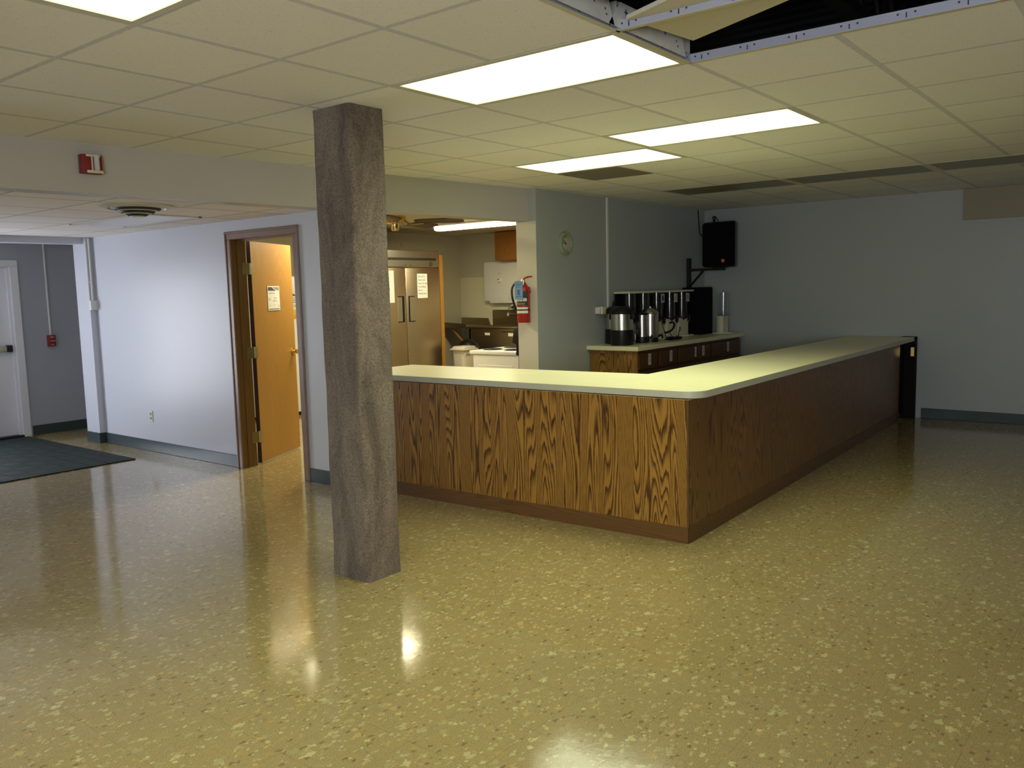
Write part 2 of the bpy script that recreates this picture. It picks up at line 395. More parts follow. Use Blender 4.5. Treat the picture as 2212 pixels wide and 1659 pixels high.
def tube(bm, pts, r, seg=10, mtx=None):
    t = bmesh.new(); P = [Vector(p) for p in pts]; rings = []; prev = None
    rad = r if isinstance(r, (list, tuple)) else [r] * len(P)
    for i, p in enumerate(P):
        d = (P[min(i + 1, len(P) - 1)] - P[max(i - 1, 0)]).normalized()
        if prev is None:
            u = d.orthogonal().normalized()
        else:
            u = (prev - d * prev.dot(d))
            u = u.normalized() if u.length > 1e-6 else d.orthogonal().normalized()
        prev = u; w = d.cross(u)
        rings.append([t.verts.new(p + (u * math.cos(2 * PI * k / seg) + w * math.sin(2 * PI * k / seg)) * rad[i]) for k in range(seg)])
    for a, b in zip(rings, rings[1:]):
        for k in range(seg): t.faces.new((a[k], a[(k + 1) % seg], b[(k + 1) % seg], b[k]))
    t.faces.new(rings[0][::-1]); t.faces.new(rings[-1])
    bmesh.ops.recalc_face_normals(t, faces=t.faces[:])
    merge(bm, t, mtx); return bm
def text(bm, s, size, mtx, depth=0.0006, align='CENTER'):
    cu = bpy.data.curves.new('t', 'FONT'); cu.body = s; cu.size = size; cu.extrude = depth; cu.align_x = align; cu.align_y = 'CENTER'
    o = bpy.data.objects.new('t', cu); COL.objects.link(o)
    dg = bpy.context.evaluated_depsgraph_get(); dg.update()
    me = bpy.data.meshes.new_from_object(o.evaluated_get(dg))
    t = bmesh.new(); t.from_mesh(me); merge(bm, t, mtx)
    bpy.data.objects.remove(o); bpy.data.curves.remove(cu); bpy.data.meshes.remove(me)
    return bm
# orientation matrices: local (x right, y up, z out) of a plate on a wall
def face_negx(x, y, z): return Matrix.Translation((x, y, z)) @ Matrix(((0, 0, -1, 0), (-1, 0, 0, 0), (0, 1, 0, 0), (0, 0, 0, 1)))
def face_negy(x, y, z): return Matrix.Translation((x, y, z)) @ Matrix(((1, 0, 0, 0), (0, 0, -1, 0), (0, 1, 0, 0), (0, 0, 0, 1)))

def obj(name, bm, m, parent=None, angle=35):
    me = bpy.data.meshes.new(name); bm.to_mesh(me); bm.free()
    for p in me.polygons: p.use_smooth = True
    me.set_sharp_from_angle(angle=R(angle))
    me.materials.append(m)
    o = bpy.data.objects.new(name, me); COL.objects.link(o)
    if parent is not None: o.parent = parent
    return o
def tag(o, label, cat=None, group=None, kind=None):
    o['label'] = label
    if cat: o['category'] = cat
    if group: o['group'] = group
    if kind: o['kind'] = kind
    return o
def thing(name, label, cat, loc=(0, 0, 0), rz=0.0, group=None, kind=None):
    o = bpy.data.objects.new(name, None); COL.objects.link(o)
    o.location = loc; o.rotation_euler = (0, 0, rz); o.empty_display_size = 0.1
    return tag(o, label, cat, group, kind)
def struct(name, bm, m, label, cat='wall', parent=None):
    o = obj(name, bm, m, parent)
    if parent is None: tag(o, label, cat, None, 'structure')
    return o
def copy_tree(o, parent=None):
    c = o.copy(); COL.objects.link(c)
    if parent is not None: c.parent = parent
    for ch in list(o.children): copy_tree(ch, c)
    return c
B = bm_new

# ------------------------------------------------------------------ room shell
XL, XB, YF = -5.6, 6.75, -6.2        # left wall, back wall, wall behind the camera
beam_y = lambda x: 3.637 - 0.0929 * (x + 1.35)

bm = B(); box(bm, XL - .2, 7.5, YF - .2, 9.2, -0.1, 0)
struct('floor', bm, M['floor'], 'tan speckled vinyl tile floor with pale chips', 'floor')

hole = {(i, j) for i in (-2, -1) for j in (-2, -1)}
LIT = [(-4, 0), (-1, 0), (2, 0), (3, 2)]
UNLIT = [(7, 2), (7, 0), (7, -2)]
ADDED_BEHIND = [(-7, 1)]  # added lit panel out of view, brightens the foreground floor
fix = set()
for i, j in LIT + UNLIT + ADDED_BEHIND: fix |= {(i, j), (i, j + 1)}
bm = B()
for i in range(-10, 12):
    for j in range(-11, 7):
        if (i, j) in hole or (i, j) in fix: continue
        x0, x1, y0, y1 = i * S, min((i + 1) * S, XB + .02), j * S, (j + 1) * S
        if x0 > XB: continue
        f = bm.faces.new([bm.verts.new(p) for p in ((x0, y0, H), (x0, y1, H), (x1, y1, H), (x1, y0, H))])
bmesh.ops.remove_doubles(bm, verts=bm.verts[:], dist=1e-4)
struct('ceiling', bm, M['ceil'], 'suspended grid ceiling of cream acoustic tiles over the hall', 'ceiling')

# roof deck over the open grid cells
bm = B(); box(bm, XL - .2, XB + .2, YF - .2, 4.2, 3.15, 3.2)
for k in range(44):
    x = -3.2 + k * 0.15
    box(bm, x, x + 0.075, -3.5, 1.5, 3.11, 3.15)
o = struct('ceiling_deck', bm, M['deck'], 'dark ribbed roof deck seen above the open ceiling grid', 'roof deck')
def joist(y, lab):
    bm = B()
    box(bm, -3.4, 3.4, y - .035, y + .035, 3.04, 3.11); box(bm, -3.4, 3.4, y - .035, y + .035, 2.76, 2.81)
    for k in range(22):
        x = -3.3 + k * 0.3
        tube(bm, [(x, y, 2.8), (x + .15, y, 3.05), (x + .3, y, 2.8)], 0.011, 6)
    tag(obj('roof_joist', bm, M['joist']), lab, 'joist', 'steel joists above the ceiling')
joist(-0.45, 'dark open-web steel joist passing over the loose ceiling tile')
joist(-1.15, 'dark open-web steel joist beyond the open cells, away from the lit panels')
bm = B(); tube(bm, smooth_pts([(-0.9, -2.4, 2.72), (-0.25, -1.5, 2.69), (0.35, -0.9, 2.67), (1.4, -0.6, 2.70), (2.6, -0.5, 2.73)], 10), 0.012, 8)
tag(obj('roof_cable', bm, M['black']), 'black flexible cable sagging above the open ceiling grid', 'cable')

def wallbox(name, x0, x1, y0, y1, z0, z1, m, lab):
    bm = B(); box(bm, x0, x1, y0, y1, z0, z1); return struct(name, bm, m, lab)
wallbox('wall_back', XB, XB + .12, YF, 3.13, 0, 3.15, M['wall'], 'dim grey painted wall behind the far end of the bar counter')
wallbox('wall_clock', 3.1, XB + .12, 3.13, 3.37, 0, 3.15, M['wall'], 'grey painted wall with the clock, ending at the kitchen opening')
wallbox('wall_front', XL, XB + .12, YF - .15, YF, 0, 3.15, M['wall_behind'], 'wall behind the viewer')
# left wall of the hall with an opening for the added window
bm = B()
for a in ((XL - .15, XL, YF, -4.3, 0, 3.15), (XL - .15, XL, -1.2, 4.2, 0, 3.15), (XL - .15, XL, -4.3, -1.2, 0, 0.8), (XL - .15, XL, -4.3, -1.2, 2.1, 3.15)): box(bm, *a)
struct('wall_left', bm, M['wall_behind'], 'hall wall with the added window behind the viewer')
# beam
bm = B()
xs = (XL, 3.1)
prism(bm, [(xs[0], beam_y(xs[0])), (xs[1], beam_y(xs[1])), (xs[1], beam_y(xs[1]) + .17), (xs[0], beam_y(xs[0]) + .17)], 2.19, 3.15)
struct('wall_beam', bm, M['beam'], 'long painted beam dropping below the hall ceiling with the red strobe', 'beam')
# wall with the oak door (faces -x)
DX, DY0, DY1 = 0.90, 3.945, 4.822
bm = B()
for a in ((DX, 1.03, 3.46, DY0 - .02, 0, 2.44), (DX, 1.03, DY1 + .02, 7.62, 0, 2.44), (DX, 1.03, DY0 - .02, DY1 + .02, 2.05, 2.44)): box(bm, *a)
struct('wall_entry', bm, M['wall_entry'], 'pale blue painted wall with the open oak door')
bm = B(); box(bm, 0.835, DX + .01, 7.34, 7.62, 0, 2.19)
struct('wall_pilaster', bm, M['wall_entry'], 'narrow painted pilaster at the far end of the pale blue wall', 'pilaster')
bm = B(); box(bm, -1.75, 0.84, 7.40, 7.60, 2.125, 2.25)
struct('wall_header', bm, M['wall_entry'], 'low painted header across the entry in front of the exit door', 'header')
# far entry wall with exit door opening
EX0, EX1 = -0.36, 0.56
bm = B()
for a in ((-1.9, -1.5, 8.6, 8.75, 0, 2.44), (-.46, EX0 - .05, 8.6, 8.75, 0, 2.44), (-1.5, -.46, 8.6, 8.75, 0, .15), (-1.5, -.46, 8.6, 8.75, 1.95, 2.44), (EX1 + .05, 2.0, 8.6, 8.75, 0, 2.44), (EX0 - .05, EX1 + .05, 8.6, 8.75, 1.965, 2.44)): box(bm, *a)
struct('wall_far', bm, M['wall_dark'], 'slate grey wall beside the white exit door')
wallbox('wall_corridor', 2.0, 2.1, 7.62, 8.75, 0, 2.44, M['wall_dark'], 'end wall of the side passage past the pilaster')
bm = B()
WX = -1.75
box(bm, WX - .15, WX, 4.0, 8.75, 0, 2.44); box(bm, XL - .15, WX, 4.0, 4.15, 0, 2.44)
struct('wall_entry_left', bm, M['wall_entry'], 'plain entry wall opposite the oak door')
# kitchen shell
KX, KY = 7.1, 7.65
wallbox('wall_kitchen_back', 1.03, KX + .1, KY, KY + .1, 0, 2.6, M['wall_kitchen'], 'tan kitchen wall behind the steel refrigerator')
wallbox('wall_kitchen_side', KX, KX + .1, 3.37, KY, 0, 2.6, M['wall_kitchen'], 'tan kitchen wall behind the sink')
def slab(name, x0, x1, y0, y1, z, m, lab, org):
    bm = B()
    box(bm, x0 - org[0], x1 - org[0], y0 - org[1], y1 - org[1], 0, 0.03)
    o = struct(name, bm, m, lab, 'ceiling'); o.location = (org[0], org[1], z); return o
bm = B()
org = (-0.64, 4.02)
poly = [(-5.6, beam_y(-5.6) + .16), (DX + .02, beam_y(DX) + .16), (DX + .02, 7.6), (2.05, 7.6), (2.05, 8.72), (-5.6, 8.72)]
prism(bm, [(x - org[0], y - org[1]) for x, y in poly], 0, .03)
o = struct('ceiling_entry', bm, M['ceil_low'], 'low tile ceiling over the entry', 'ceiling'); o.location = (*org, 2.19)
bm = B(); poly = [(1.02, beam_y(1.02) + .16), (3.11, beam_y(3.1) + .16), (KX, 3.36), (KX, KY), (1.02, KY)]
prism(bm, [(x - 1.5, y - 4.1) for x, y in poly], 0, .03)
o = struct('ceiling_kitchen', bm, M['ceil_kitchen'], 'tan tile ceiling over the kitchen', 'ceiling'); o.location = (1.5, 4.1, 2.44)
# cream splash panel on the kitchen side wall
bm = B(); box(bm, KX - .006, KX, 4.2, KY - .004, 0.9, 1.755); box(bm, KX - .012, KX, KY - .016, KY - .002, 0.0, 1.76)
struct('trim_1', bm, M['frp'], 'pale yellow splash panel behind the kitchen sink', 'splash panel')
bm = B(); box(bm, XB - .05, XB, -2.4, 0.135, 2.165, H - .002)
struct('trim_2', bm, M['bulk'], 'tan boxed panel under the ceiling on the far wall', 'boxing')
bm = B(); box(bm, 3.096, 3.1, 3.132, 3.368, 0.0, 2.186)  # thin sheet whose cream colour stands in for warm kitchen light
struct('trim_warm_light', bm, M['end_warm_lit'], 'end of the clock wall, warm light painted in as cream, behind the fire extinguisher', 'wall end')
# baseboards
def base(name, x0, x1, y0, y1, lab):
    bm = B(); box(bm, x0, x1, y0, y1, 0, 0.112, 0.003, 1); struct(name, bm, M['base'], lab, 'baseboard')
base('baseboard_entry', DX - .012, DX, DY1 + .072, 7.327, 'dark green rubber baseboard between the pilaster and the oak door')
base('baseboard_corner', DX - .012, DX, 3.46, DY0 - .075, 'short dark green baseboard between the oak door and the carpeted pillar')
bm = B(); prism(bm, [(.823, 7.328), (DX - .0005, 7.328), (DX - .0005, 7.34), (.835, 7.34), (.835, 7.62), (.823, 7.62)], 0, .112)
struct('baseboard_pilaster', bm, M['base'], 'dark green rubber baseboard around the pilaster', 'baseboard')
base('baseboard_far', EX1 + .11, 2.0, 8.588, 8.6, 'dark green baseboard under the red pull station')
base('baseboard_back', XB - .012, XB, YF, 0.5, 'dark green baseboard along the dim far wall')
base('baseboard_clock', 3.1, 4.0, 3.118, 3.13, 'dark baseboard under the clock')
base('baseboard_kitchen', 1.03, 3.0, KY - .012, KY, 'dark green baseboard of the kitchen wall seen through the door gap')

# ------------------------------------------------------------------ daylight windows (outside the frame; hall window added for fill)
def window(n, x, y0, y1, z0, z1, lab, turn=None):
    t = thing('window_%d' % n, lab, 'window', (x, (y0 + y1) / 2, z0), kind='structure')
    if turn: t.location = turn; t.rotation_euler = (0, 0, R(90))
    w, h = (y1 - y0) / 2, z1 - z0
    bm = B()
    for a in ((-.08, .08, -w, -w + .05, 0, h), (-.08, .08, w - .05, w, 0, h), (-.08, .08, -w, w, 0, .05), (-.08, .08, -w, w, h - .05, h), (-.04, .04, -.025, .025, 0, h)): box(bm, *a)
    obj('window_frame', bm, M['white_pl'], t)
    bm = B(); box(bm, -.004, .004, -w + .05, w - .05, .05, h - .05); obj('pane', bm, M['glass'], t)
window(1, 0, 0, 1.04, .15, 1.95, 'tall daylight side window beside the exit door', (-.98, 8.675, .15))
window(2, XL - .075, -4.3, -1.2, .8, 2.1, 'added unseen window in the hall wall behind the viewer, for cool fill light')

# ------------------------------------------------------------------ oak door and frame
d1 = thing('door_1', 'open honey oak door in a brown casing leading to the kitchen', 'door', (0, 0, 0), kind='structure')
cw = 0.068
bm = B()
for y0, y1, z0, z1 in ((DY0 - cw, DY0 + .002, 0, 2.03), (DY1 - .002, DY1 + cw, 0, 2.03), (DY0 - cw, DY1 + cw, 2.03, 2.03 + cw)):
    box(bm, DX - .014, DX, y0, y1, z0, z1, .003, 1)
    if z0 > 1: box(bm, DX - .022, DX - .012, y0, y1, z1 - .022, z1 - .004, .003, 1)
    else:
        yy = y0 if y0 < DY0 else y1 - .024
        box(bm, DX - .022, DX - .012, yy + .003, yy + .021, z0, z1 + cw - .006, .003, 1)
obj('casing', bm, M['oak_trim'], d1)
bm = B()
box(bm, DX - .012, 1.045, DY0 - .02, DY0, 0, 2.05); box(bm, DX - .012, 1.045, DY1, DY1 + .02, 0, 2.05); box(bm, DX - .012, 1.045, DY0, DY1, 2.03, 2.05)
box(bm, DX + .05, DX + .085, DY1 - .012, DY1, 0, 2.03); box(bm, DX + .05, DX + .085, DY0, DY0 + .012, 0, 2.03); box(bm, DX + .05, DX + .085, DY0, DY1, 2.018, 2.03)
obj('jamb', bm, M['oak_jamb'], d1)
hx, hy, ang = 1.086, DY1 + .012, R(27)
leaf = B(); box(leaf, 0.030, 0.832, -0.0, 0.035, 0.012, 2.025)
rot = Matrix.Translation((hx, hy, 0)) @ Matrix.Rotation(ang, 4, 'Z')
leaf.transform(rot); lf = obj('door_leaf', leaf, M['oak_door'], d1)
bm = B(); box(bm, 0.024, 0.0305, -0.001, 0.036, 0.012, 2.026); box(bm, 0.0245, .833, -.0005, .0355, 2.0245, 2.0265); bm.transform(rot); obj('edge_band', bm, M['oak_edge'], lf)
for z in (0.26, 1.03, 1.78):
    bm = B()
    lathe(bm, [(0, z - .05), (.0075, z - .05), (.0075, z + .05), (0, z + .05)], 12, Matrix.Translation((hx - .006, hy - .014, 0)))
    box(bm, 1.0, hx - .006, DY1 - .004, DY1 + .0005, z - .05, z + .05, .0, 1)
    t2 = B(); box(t2, -.006, 0.062, -.0045, -.0005, z - .05, z + .05)
    t2.transform(rot); merge(bm, t2)
    for dz in (-.035, 0, .035):
        lathe(bm, [(0, 0), (.004, 0), (.004, .001), (0, .001)], 8, rot @ Matrix.Translation((.045, -.0045, z + dz)) @ Matrix.Rotation(R(90), 4, 'X'))
    tag(obj('hinge', bm, M['hinge'], d1), 'antique brass butt hinge')
def knob(side):
    bm = B(); mtx = rot @ Matrix.Translation((.772, 0 if side < 0 else .035, .985)) @ Matrix.Rotation(R(90 if side < 0 else -90), 4, 'X')
    lathe(bm, [(0, 0), (.033, 0), (.033, .006), (.014, .010), (.012, .030), (.022, .036), (.028, .048), (.026, .060), (.014, .066), (0, .067)], 24, mtx)
    tag(obj('door_knob', bm, M['brass'], lf), 'polished brass knob')
knob(-1); knob(1)

# paper notice on the oak leaf
def plate_on_leaf(x, z): return rot @ Matrix.Translation((x, -.0025, z)) @ Matrix(((1, 0, 0, 0), (0, 0, -1, 0), (0, 1, 0, 0), (0, 0, 0, 1)))
def lines(bm, rows, mtx):
    for x0, x1, y, h in rows: box(bm, x0, x1, y - h / 2, y + h / 2, 0.0006, 0.0012, mtx=mtx)
pm = plate_on_leaf(.425, 1.512) @ Matrix.Diagonal((1.10, .82, 1, 1))
t = thing('door_notice', 'white laminated notice with a dark swoosh header on the oak door', 'notice')
w, h = .123, .138
bm = B(); box(bm, -.108, .108, -.140, .140, 0, .0008, mtx=pm); obj('sheet', bm, M['paper'], t)
bm = B(); prism(bm, [(-.098, .128), (-.03, .128), (.0, .105), (.045, .086), (-.098, .086)], .0008, .0013, mtx=pm); obj('header_dark', bm, M['ink'], t)
bm = B(); prism(bm, [(-.015, .128), (.098, .128), (.098, .088), (.07, .090), (.02, .105)], .0008, .0013, mtx=pm); box(bm, -.098, .098, -.132, -.116, .0008, .0013, mtx=pm)
obj('header_grey', bm, M['grey_ink'], t)
bm = B(); lines(bm, [(-.09, .02, .058, .008), (.0, .05, .005, .006), (.01, .045, -.008, .004), (-.015, .02, -.026, .007), (.024, .06, -.026, .004), (-.02, .06, -.038, .003), (-.085, -.055, -.083, .004), (-.01, .0, -.072, .004), (.02, .035, -.072, .004), (-.01, .0, -.085, .004), (.078, .088, -.09, .022)], pm)
lathe(bm, [(.010, .0008), (.016, .0008), (.016, .0013), (.010, .0013)], 16, pm @ Matrix.Translation((-.075, -.010, 0)))
obj('print', bm, M['grey_ink'], t)

# ------------------------------------------------------------------ exit door
d2 = thing('door_2', 'white steel exit door with a push bar at the end of the entry', 'door', kind='structure')
bm = B()
for x0, x1, z0, z1 in ((EX1 - .002, EX1 + .085, 0, 1.925), (EX0 - .085, EX0 + .002, 0, 1.925), (EX0 - .085, EX1 + .085, 1.925, 2.0)):
    box(bm, x0, x1, 8.575, 8.66, z0, z1, .004, 1)
for x0, x1, z0, z1 in ((EX1 - .03, EX1 - .003, 0, 1.914), (EX0 + .003, EX0 + .03, 0, 1.914), (EX0 + .003, EX1 - .003, 1.914, 1.924)):
    box(bm, x0, x1, 8.60, 8.69, z0, z1)
obj('door_frame', bm, M['white_door'], d2)
bm = B(); box(bm, EX0 + .012, EX1 - .012, 8.635, 8.68, 0.03, 1.925); lf2 = obj('door_leaf', bm, M['white_door'], d2)
bm = B(); box(bm, EX0 + .05, EX1 - .09, 8.585, 8.612, .985, 1.045, .006); 
pb = obj('push_bar', bm, M['steel'], lf2)
for x0, x1 in ((EX1 - .09, EX1 - .035), (EX0 + .03, EX0 + .07)):
    bm = B(); box(bm, x0, x1, 8.575, 8.637, .978, 1.052, .008); tag(obj('bar_end', bm, M['black'], lf2), 'black end cap of the push bar')
bm = B(); box(bm, EX0, EX1, 8.56, 8.70, 0.0, 0.025); tag(obj('threshold', bm, M['black_metal'], d2), 'dark threshold strip')

# ------------------------------------------------------------------ carpeted pillar
px0, px1, py0, py1 = -0.518, -0.275, 1.612, 1.905
bm = B(); n = 60
def ringz(z):
    f = 1.0 + (0.012 * max(0, (0.08 - z) / 0.08))
    cx, cy = (px0 + px1) / 2, (py0 + py1) / 2; out = []
    hw, hd, r = (px1 - px0) / 2 * f, (py1 - py0) / 2 * f, .022
    for qx, qy, a0 in ((1, 1, 0), (-1, 1, 90), (-1, -1, 180), (1, -1, 270)):
        for k in range(5):
            a = R(a0 + k * 22.5)
            wob = 0.004 * math.sin(z * 9 + qx * 2 + qy) + 0.003 * math.sin(z * 23 + qy * 3)
            out.append(bm.verts.new((cx + qx * (hw - r) + r * math.cos(a) + wob, cy + qy * (hd - r) + r * math.sin(a) + wob * .7, z)))
    return out
rg = [ringz(H * 0.9995 * k / n) for k in range(n + 1)]
for a, b in zip(rg, rg[1:]):
    for k in range(len(a)): bm.faces.new((a[k], a[(k + 1) % len(a)], b[(k + 1) % len(a)], b[k]))
bm.faces.new(rg[0][::-1]); bm.faces.new(rg[-1])
o = obj('carpeted_pillar', bm, M['carpet'], None, 60)
tag(o, 'square pillar wrapped in grey brown carpet standing in front of the bar', 'pillar')

# ------------------------------------------------------------------ entrance mat
bm = B(); box(bm, -1.25, 0.575, 6.11, 8.50, 0.0005, 0.010, .003, 1)
tag(obj('entrance_mat', bm, M['matrub'], None), 'dark green ribbed rubber mat in front of the exit door', 'mat')

# ------------------------------------------------------------------ bar counter (L shape)
bc = thing('bar_counter', 'long L shaped oak panelled bar counter', 'counter')
K = Vector((1.048, .530)); A = Vector((0.975, 3.42)); Bk = Vector((6.40, .655))
def strip(p, q, off, th, z0, z1, name, m):
    d = (q - p).normalized(); nrm = Vector((-d.y, d.x)) * off
    bm = B(); prism(bm, [tuple(p), tuple(q), tuple(q + nrm * th), tuple(p + nrm * th)], z0, z1)
    return obj(name, bm, m, bc)
ins = Vector((.012, .012))
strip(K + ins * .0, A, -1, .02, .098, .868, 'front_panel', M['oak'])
strip(K + Vector((.02, 0)), Bk, 1, .02, .098, .868, 'side_panel', M['oak_side_shaded'])
strip(K + Vector((-.006, 0)), A + Vector((-.006, 0)), -1, .03, .0, .098, 'kick_board', M['oak_kick_y'])
strip(K + Vector((.024, -.006)), Bk + Vector((0, -.006)), 1, .03, .0, .098, 'kick_board', M['oak_kick'])
bm = B()
prism(bm, [(1.07, 1.2), (1.70, 1.22), (1.66, 3.42), (1.0, 3.42)], .09, .866)
prism(bm, [(1.08, .56), (6.40, .68), (6.40, 1.2), (1.08, 1.2)], .09, .866)
obj('carcass', bm, M['oak_dark'], bc)
bm = B(); box(bm, K.x - .004, K.x + .008, K.y - .004, K.y + .008, .098, .868); tag(obj('corner_strip', bm, M['oak_kick'], bc), 'thin worn corner edge strip')
# countertop
ct = thing('countertop', 'cream laminate top of the L shaped bar', 'countertop')
rr = .13; cx, cy = 1.088 + rr, .485 + rr
arc = [(cx + rr * math.cos(R(a)), cy + rr * math.sin(R(a))) for a in range(180, 271, 10)]
pts = arc + [(6.62, .562), (6.62, .72), (6.745, .72), (6.745, 1.28), (1.90, 1.27), (1.745, 3.50), (1.0, 3.52)]
pts = [(x, y) for x, y in pts]
bm = B(); prism(bm, pts, .8705, .9105)
top = obj('edge_band', bm, M['lam_edge'], ct)
ip = [(x, y) for x, y in pts]
bm = B(); prism(bm, ip, .9105, .9125); obj('laminate_surface', bm, M['laminate'], ct)
# half gate and post at the far end
hg = thing('half_gate', 'dark half height gate with a brass latch at the far end of the bar', 'gate')
bm = B(); box(bm, 6.40, 6.62, .664, .690, .06, .868, .003, 1); obj('gate_panel', bm, M['dark_post'], hg)
bm = B(); box(bm, 6.63, 6.735, .555, .70, 0.0005, .915, .004, 1); obj('post', bm, M['dark_post'], hg)
bm = B(); box(bm, 6.6255, 6.6305, .56, .60, .70, .80, .002, 1); tag(obj('latch', bm, M['brass'], hg), 'small brass latch')

# ------------------------------------------------------------------ ceiling lights
def make_light(lit, name='ceiling_light', m=None):
    t = bpy.data.objects.new(name, None); COL.objects.link(t); t.empty_display_size = .1
    e = .012
    bm = B()
    for x0, x1, y0, y1 in ((0, S, 0, .035), (0, S, 2 * S - .035, 2 * S), (0, .030, 0, 2 * S), (S - .030, S, 0, 2 * S)):
        box(bm, x0, x1, y0, y1, -.002, .016)
    obj('light_frame', bm, M['frame'] if lit else M['frame'], t)
    z = .004 if lit else -.001
    bm = B(); box(bm, .026, S - .026, .030, 2 * S - .030, z, z + .006); obj('diffuser', bm, m or (M['light'] if lit else M['unlit']), t)
    bm = B(); box(bm, .001, S - .001, .001, 2 * S - .001, .036, .11); 
    obj('housing', bm, M['galv'], t)
    return t
labs = ['lit fluorescent panel cut off at the upper corner beyond the pillar', 'large lit fluorescent panel beside the open ceiling grid',
        'lit fluorescent panel above the bar corner, its end on the heavy grid line', 'smallest lit fluorescent panel, beside the tan ceiling square']
proto = make_light(True)
for k, ((i, j), lab) in enumerate(zip(LIT, labs)):
    t = proto if k == 0 else copy_tree(proto)
    t.location = (i * S, j * S, H); tag(t, lab, 'ceiling light', 'lit fluorescent panels in the hall ceiling')
for (i, j), lab in zip(ADDED_BEHIND, ('added unseen lit panel behind the viewer, brightening the foreground',)):
    t = copy_tree(proto); t.location = (i * S, j * S, H); tag(t, lab, 'ceiling light', 'lit fluorescent panels in the hall ceiling')
pu = make_light(False)
for k, ((i, j), lab) in enumerate(zip(UNLIT, ('unlit dark fluorescent panel at the clock wall end of the dark row', 'unlit dark fluorescent panel in the middle of the dark row', 'unlit dark fluorescent panel above the far end of the bar'))):
    t = pu if k == 0 else copy_tree(pu)
    t.location = (i * S, j * S, H); tag(t, lab, 'ceiling light', 'unlit fluorescent panels along the far wall')
# tan ceiling square beside the smallest lit panel
bm = B(); box(bm, 4 * S + .015, 5 * S - .015, 3 * S + .015, 4 * S - .015, H - .004, H - .0005)
tag(obj('ceiling_panel', bm, M['unlit']), 'square tan panel in the ceiling beside the smallest lit light', 'ceiling panel')

# open ceiling grid: tees, light end plates, loose tile
bm = B()
def tee(bm, a, b, axis):
    if axis == 'x':
        box(bm, a[0], b[0], a[1] - .012, a[1] + .012, H - .003, H - .001); 
    else:
        box(bm, a[0] - .012, a[0] + .012, a[1], b[1], H - .003, H - .001)
gt = thing('grid_tee', 'exposed metal ceiling grid with slotted webs around the open cells', 'ceiling grid')
def web(axis, a, b, lab=None):
    bm = B(); tee(bm, a, b, axis)
    f = obj('tee_flange', bm, M['tee_face'], gt)
    bm = B()
    if axis == 'x': box(bm, a[0], b[0], a[1] - .002, a[1] + .002, H - .001, H + .036)
    else: box(bm, a[0] - .002, a[0] + .002, a[1], b[1], H - .001, H + .036)
    w_ = obj('tee_web', bm, M['tee'], f)
    bm = B(); L = (b[0] - a[0]) if axis == 'x' else (b[1] - a[1])
    k = .15
    while k < L:
        if axis == 'x':
            for dx, hh, ww in ((0, .018, .0022), (-.022, .005, .0025), (.022, .005, .0025)): box(bm, a[0] + k + dx - ww, a[0] + k + dx + ww, a[1] - .0035, a[1] + .0035, H + .018 - hh / 2, H + .018 + hh / 2)
        else:
            for dx, hh, ww in ((0, .018, .0022), (-.03, .007, .0035), (.03, .007, .0035)): box(bm, a[0] - .0035, a[0] + .0035, a[1] + k + dx - ww, a[1] + k + dx + ww, H + .016 + (.006 if dx else 0) - hh / 2, H + .016 + (.006 if dx else 0) + hh / 2)
        k += .203
    obj('web_slots', bm, M['ink'], f)
web('x', (-2 * S, 0), (0.0, 0)); web('y', (0, -2 * S), (0, 0)); web('y', (-S, -2 * S), (-S, 0)); web('x', (-2 * S, -2 * S), (0, -2 * S)); web('y', (-2 * S, -2 * S), (-2 * S, 0))
# galvanised end plates of neighbouring fixtures
def end_plate(x0, x1, y, lab, slope):
    bm = B()
    mtx = face_negy(0, y, 0)
    prism(bm, [(x0, H + .005), (x1, H + .004), (x1 - .045, H + .098), (x0 + slope, H + .098)], 0, .002, mtx=mtx)
    p = obj('light_end_plate', bm, M['galv']); tag(p, lab, 'metal plate', 'galvanised plates in the open ceiling grid')
    bm = B()
    for fx in (.2, .45, .7):
        x = x0 + (x1 - x0) * fx
        box(bm, x - .003, x + .003, H + .055, H + .08, .002, .003, mtx=mtx); box(bm, x - .012, x + .012, H + .065, H + .070, .002, .003, mtx=mtx)
    for fx, hh in ((.86, .05), (.88, .032), (.1, .08)):
        lathe(bm, [(0, .002), (.004, .002), (.004, .003), (0, .003)], 10, mtx @ Matrix.Translation((x0 + (x1 - x0) * fx, H + hh, 0)))
    obj('punched_slots', bm, M['ink'], p)
end_plate(-.70, -.085, -.020, 'galvanised end plate with punched slots inside the open ceiling cell nearer the bar', .08)
end_plate(-1.12, -.66, -.020, 'galvanised end plate partly cut off at the top of the photo', .1)
bm = B(); box(bm, -1.24, -.80, -.34, -.06, H + .045, H + .10, .01); tag(obj('junction_box', bm, M['tee']), 'bluish metal box in the upper open ceiling cell', 'junction box')
# loose tile: a slab lying across the tees, its long edge askew
bm = B()
prism(bm, [(-.115, -.07), (-.45, -.68), (-.72, -1.15), (-1.22, -1.15), (-1.22, -.42), (-.80, -.40), (-.64, -.06)], 0, .015)
o = obj('ceiling_tile', bm, M['tile_loose']); o.location = (0, 0, H + .06); o.rotation_euler = (0, R(-3.5), 0)
o.location = (0, 0, H + .062)
tag(o, 'loose cream ceiling tile lying askew over the open grid', 'ceiling tile')

